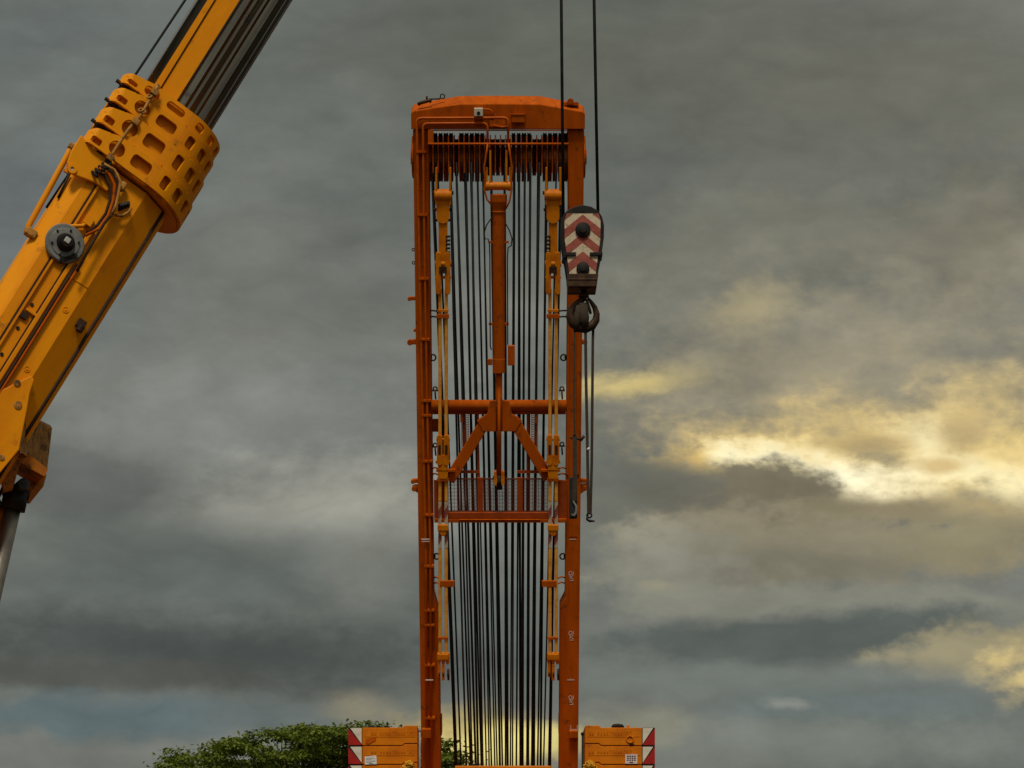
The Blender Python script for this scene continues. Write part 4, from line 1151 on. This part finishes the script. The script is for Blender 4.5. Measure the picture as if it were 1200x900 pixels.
b = MB(); b.tube([ct + Vector((-.12, -.06, .05)), ct + Vector((-.17, -.06, -.06)), ct + Vector((-.13, -.06, -.14)), ct + Vector((-.24, -.06, -.16))], .018, 8); obj('hose', b, BLACK, lc)

# carrier of the telescopic crane, left of the frame
foot = BM @ Vector((ut * .3, 0, ZB))
cr = thing('crane_carrier', 'yellow wheeled crane carrier under the foot of the boom', 'mobile crane', loc=(foot.x, foot.y, 0))
fx, fy = foot.x, foot.y
b = MB().box(fx - 7, fx + 5, fy - 1.3, fy + 1.3, .9, 1.5); obj('chassis', b, BOOMY, cr, bevel=.05)
b = MB().box(fx - 2.2, fx + 1.9, fy - 1.2, fy + 1.2, 1.55, max(1.9, foot.z)); obj('turntable', b, BOOMY, cr, bevel=.08)
for xx in (-6, -4.4, 2.4, 4.0):
    for sy in (-1, 1):
        b = MB().lathe((fx + xx, fy + sy * 1.15, .72), (0, sy, 0), [(0, -.2), (.68, -.2), (.72, -.1), (.72, .1), (.66, .2), (.36, .2), (.3, .1), (0, .12)], 28); obj('wheel', b, TYRE, cr)

# ------------------------------------------------------------------ hook block hanging from the boom head
YH = 27.4
HBO = P(682, 300, YH)
hb = thing('hook_block', 'black hook block with worn red and cream chevrons hanging beside the mast', 'hook block', loc=HBO)
def H2(px, py, dy=0.0): return P(px, py, YH) + Vector((0, dy, 0))
def hplate(b, pts, y0, y1, mat=0): b.hull([H2(x, y, y0) for x, y in pts], [H2(x, y, y1) for x, y in pts], mat)
outl = [(672, 246.6), (682, 244.2), (692, 246.0), (700.5, 250.8), (705, 258), (707.4, 268), (707.2, 282), (705, 298), (702.2, 312), (699.6, 328), (698, 341), (665.8, 341), (664.2, 328), (661.8, 312), (659, 298), (656.8, 282), (656.2, 268), (658.2, 259), (663, 251.8)]
for y0, y1 in ((-.14, -.10), (.10, .14)):
    b = MB(); hplate(b, outl, y0, y1); obj('cheek_plate', b, BLACK, hb, bevel=.008)
for dy in (-.05, .05):
    b = MB().lathe(H2(682, 272, dy), (0, 1, 0), [(0, -.035), (.22, -.035), (.19, 0), (.22, .035), (0, .035)], 36); obj('sheave', b, SHEAVE, hb)
# chevron panel, clipped stripes
px0, px1, py0, py1 = 661.8, 702.6, 255.2, 326.5
def clip_poly(poly, inside, inter):
    out = []
    for i in range(len(poly)):
        a, c = poly[i], poly[(i + 1) % len(poly)]
        if inside(a): out.append(a)
        if inside(a) != inside(c): out.append(inter(a, c))
    return out
def clip_half(poly, nx, ny, k):      # keep nx*x+ny*y<=k
    f = lambda p: nx * p[0] + ny * p[1] - k
    return clip_poly(poly, lambda p: f(p) <= 0, lambda a, c: (a[0] + (c[0] - a[0]) * f(a) / (f(a) - f(c)), a[1] + (c[1] - a[1]) * f(a) / (f(a) - f(c))))
panel = [(664, 254.8), (701, 254.8), (703.2, 262), (703, 284), (700, 306), (697.4, 326), (667, 326), (664.2, 306), (661.4, 284), (661.2, 262)]
b = MB(); hplate(b, panel, -.150, -.141, 0); pnl = obj('chevron_panel', b, CREAM, hb)
b = MB(); mid = 682.4
for k in range(-1, 5):
    base_y = 256 + k * 21.5
    for sx in (-1, 1):
        far = mid + sx * 26; dyy = 26 * .80
        quad = [(mid, base_y), (far, base_y + dyy), (far, base_y + dyy + 11), (mid, base_y + 11)]
        cl = quad
        for i in range(len(panel)):
            a, c = panel[i], panel[(i + 1) % len(panel)]
            nx, ny = (c[1] - a[1]), -(c[0] - a[0])
            cl = clip_half(cl, nx, ny, nx * a[0] + ny * a[1]) if cl else cl
        if len(cl) >= 3: hplate(b, cl, -.1535, -.1505, 0)
obj('chevron_stripe', b, BRICKR, pnl)
for (x, y, r) in ((682.6, 274.2, 8.8), (682.6, 319.5, 7.6)):
    b = MB(); rr = r * YH / F; b.lathe(H2(x, y, -.152), (0, -1, 0), [(rr, 0), (rr, .02), (rr * .85, .035), (rr * .55, .04), (rr * .5, .055), (0, .06)], 30); obj('pin_cap', b, BLACK, hb)
b = MB()
for (a, c) in ((660, 674.5), (690.5, 703.5)): hplate(b, ((a, 300.5), (c, 300.3), (c, 304.2), (a, 304.6)), -.175, -.152)
b.cyl(H2(661, 304.5, -.17), H2(660.5, 304.5, .1), .022, 10); b.cyl(H2(703.4, 301.5, -.17), H2(703.4, 301.5, .1), .022, 10)
obj('keeper', b, BLACK, hb, bevel=.004)
b = MB(); hplate(b, ((664, 326), (700.6, 326), (698.4, 340.6), (665.4, 340.6)), -.19, .19); hplate(b, ((665, 331.6), (699.4, 331.6), (699.2, 333.4), (665.2, 333.4)), -.197, -.19); obj('crosshead', b, HOOKM, hb, bevel=.012)
b = MB(); b.tube([H2(684, 340), H2(684, 352)], .034, 16); b.tube([H2(684, 345), H2(684, 348.5)], .06, 16); obj('shank', b, HOOKM, hb)
b = MB()
hk = [(684, 350), (680, 353), (674.5, 357.5), (669.5, 364), (668.6, 371), (671.5, 378.5), (678, 383.4), (686.5, 384.6), (694, 381.4), (698.4, 375), (699.2, 368), (697, 360.5), (692.8, 354), (689.4, 349.4)]
hr = [.032, .036, .042, .05, .055, .058, .06, .058, .052, .044, .036, .030, .022, .012]
b.tube([H2(x, y, 0) for x, y in hk], hr, 14); obj('hook', b, HOOKM, hb)
b = MB(); b.tube([H2(687, 352, -.05), H2(690, 361, -.05), H2(692, 369, -.05)], .016, 8); obj('safety_latch', b, HOOKM, hb)
for px_t, px_b, lb in ((657.6, 660.2, 'dark hoist rope crossing the mast head down to the hook block'), (696, 701, 'dark hoist rope dropping through open sky right of the mast head')):
    a, c = P(px_t, -10, YH), H2(px_b, 262)
    top = c + (a - c) * 3.05
    b = MB(); b.tube([c, a, top], .0175, 8); tag(obj('hoist_rope', b, ROPE), lb, 'wire rope')
# slings
def web(b, pts, wpx, mat=0, dy=0):
    for (a, c) in zip(pts[:-1], pts[1:]):
        b.hull([H2(a[0] - wpx / 2, a[1], dy - .012), H2(a[0] + wpx / 2, a[1], dy - .012), H2(c[0] + wpx / 2, c[1], dy - .012), H2(c[0] - wpx / 2, c[1], dy - .012)],
               [H2(a[0] - wpx / 2, a[1], dy + .012), H2(a[0] + wpx / 2, a[1], dy + .012), H2(c[0] + wpx / 2, c[1], dy + .012), H2(c[0] - wpx / 2, c[1], dy + .012)], mat)
sl = thing('lifting_sling', 'long dark sling of two straps hanging from the hook against open sky', 'sling', loc=H2(691, 384))
b = MB(); b.tube([H2(683, 357, -.065), H2(684, 375, -.085), H2(686, 388, -.04)], [.05, .06, .03], 10, flat=.5)
web(b, [(686, 384), (686.6, 440), (688.2, 520), (689.6, 602)], 3.4, dy=-.02); obj('strap', b, SLING, sl)
b = MB(); web(b, [(695.4, 378), (694.8, 400), (694.2, 470), (693.6, 540), (692, 602)], 3.2, dy=.03); obj('strap', b, SLING, sl)
b = MB(); b.tube([H2(690.4, 528, -.03), H2(688.5, 526, -.03)], .02, 8); obj('tag', b, PALE, sl)
b = MB(); b.torus(H2(690.6, 604, 0), (0, 1, 0), .026, .010, 16, 8); b.tube([H2(688.6, 603), H2(688, 609), H2(691, 610.5), H2(697, 610.8)], [.012, .014, .016, .008], 8); obj('shackle', b, BLACK, sl)
s2 = thing('lifting_sling', 'dark sling hanging from the hook close in front of the right mast leg', 'sling', loc=H2(673, 384))
b = MB(); b.tube([H2(679, 360, -.07), H2(676, 378, -.08), H2(674, 390, -.04)], [.04, .045, .02], 10, flat=.5)
web(b, [(673.4, 384), (672.6, 480), (673.4, 512)], 2.0, dy=-.03); web(b, [(673.4, 510), (673.6, 560), (673, 588)], 5.0, dy=-.03); obj('strap', b, SLING, s2)
b = MB(); hplate(b, ((667, 559.5), (676, 559.5), (676.6, 590), (676.4, 607.5), (667, 607.5)), -.03, .04); obj('pouch', b, BLACK, s2, bevel=.01)
b = MB(); b.tube([H2(x, y, -.05) for x, y in ((671.5, 588), (675, 594), (675.6, 601), (672.5, 605.5), (669.4, 603.5))], [.008, .014, .018, .016, .008], 10); obj('end_hook', b, GREYP, s2)
b = MB(); b.tube([H2(679.5, 517, -.02), H2(684.5, 511.5, -.02)], [.018, .018], 8); b.tube([H2(668, 513.5, -.02), H2(679, 515, -.02)], .012, 7); obj('strap_buckle', b, HOOKM, s2)

# ------------------------------------------------------------------ tree
def tree(name, label, cpx, Y, dome, seed, nclump):
    rnd = random.Random(seed)
    base_p = Vector(((cpx - CX) * Y / F, Y, 0))
    t = thing(name, label, 'tree', loc=base_p)
    topz = max(z for _, _, z, _ in dome)
    tr = MB(); h0 = topz * .36
    tr.tube([base_p, base_p + Vector((.06, 0, h0 * .5)), base_p + Vector((-.05, .05, h0))], [.34, .26, .22], 12)
    fork = base_p + Vector((-.05, .05, h0))
    obj('trunk', tr, BARK, t)
    verts, faces = [], []
    lb = MB()
    for (x, y, z, r) in dome:
        c = Vector((x, y, z))
        mid = fork.lerp(c, .5) + Vector((rnd.uniform(-.3, .3), rnd.uniform(-.3, .3), -.25))
        lb.tube([fork, mid, c], [.07, .03, .008], 6)
    for (x, y, z, r) in dome:
        c = Vector((x, y, z))
        for q in range(max(5, int(nclump * r * r))):
            dv = Vector((rnd.gauss(0, 1), rnd.gauss(0, 1), rnd.gauss(0, 1))).normalized()
            rad = r * (rnd.random() ** .33) * rnd.uniform(.6, 1.0)
            cc = c + Vector((dv.x * rad * 1.2, dv.y * rad, dv.z * rad * .5))
            cr_ = rnd.uniform(.16, .32)
            nl = rnd.randint(22, 40)
            for l in range(nl):
                o = cc + Vector((rnd.gauss(0, cr_), rnd.gauss(0, cr_), rnd.gauss(0, cr_ * .20)))
                L = rnd.uniform(.11, .21); Wd = L * rnd.uniform(.42, .6)
                a = Vector((rnd.uniform(-1, 1), rnd.uniform(-1, 1), rnd.uniform(-.55, .25))).normalized()
                nrm = Vector((rnd.gauss(0, .6), rnd.gauss(0, .6), 1)).normalized()
                s_ = a.cross(nrm).normalized()
                k = len(verts)
                verts += [o, o + a * L * .45 + s_ * Wd * .5, o + a * L - Vector((0, 0, L * .12)), o + a * L * .45 - s_ * Wd * .5]
                faces.append((k, k + 1, k + 2, k + 3))
    obj('limb', lb, BARK, t)
    mbx = MB(); mbx.v = [tuple(v) for v in verts]; mbx.f = faces; mbx.mi = [0] * len(faces); mbx.sm = [False] * len(faces)
    me = bpy.data.meshes.new('crown'); inv = ROOTM[t.name].inverted()
    me.from_pydata([tuple(inv @ Vector(v)) for v in mbx.v], [], mbx.f); me.materials.append(LEAF); me.update()
    o = bpy.data.objects.new('crown', me); COL.objects.link(o); o.parent = t
YT = 78.0
def dm(px, py, r, dy): q = P(px, py, YT + dy); return (q.x, q.y, q.z, r)
dome = []
rt = random.Random(4)
line = [(196, 897), (208, 884), (220, 893), (238, 893), (252, 880), (266, 872), (282, 873), (300, 866), (320, 860), (338, 855), (352, 853), (368, 855), (386, 856), (402, 858), (416, 852), (432, 852), (444, 862), (460, 868), (476, 862), (490, 872)]
for i, (x, y) in enumerate(line):
    r = rt.uniform(.30, .46)
    dome.append(dm(x + rt.uniform(-4, 4), y - 1 + rt.uniform(-5, 5), r, rt.uniform(-1.5, 1.5)))
for i in range(100):
    x = rt.uniform(205, 505); fy_ = min((abs(x - lx_), ly_) for lx_, ly_ in line)[1]
    y = fy_ + rt.uniform(2, 62)
    dome.append(dm(x, y, rt.uniform(.30, .52), rt.uniform(-2.4, 1.0)))
for i in range(34):
    x = rt.uniform(212, 500); fy_ = min((abs(x - lx_), ly_) for lx_, ly_ in line)[1]
    dome.append(dm(x, fy_ + rt.uniform(20, 60), rt.uniform(.6, .8), rt.uniform(.6, 2.6)))
tree('broadleaf_tree', 'wide crowned dark green tree behind the left ballast stack', 372, YT, dome, 8, 44)
YT = 70.0
dome = [dm(521, 872, .34, 0), (dm(528, 882, .42, .3)), dm(518, 890, .5, -.3), dm(534, 893, .36, .2), dm(524, 905, .6, 0), dm(510, 900, .5, .4), dm(537, 908, .45, 0)]
tree('small_tree', 'small dark green tree glimpsed between the left leg of the mast and the ropes', 522, YT, dome, 9, 50)
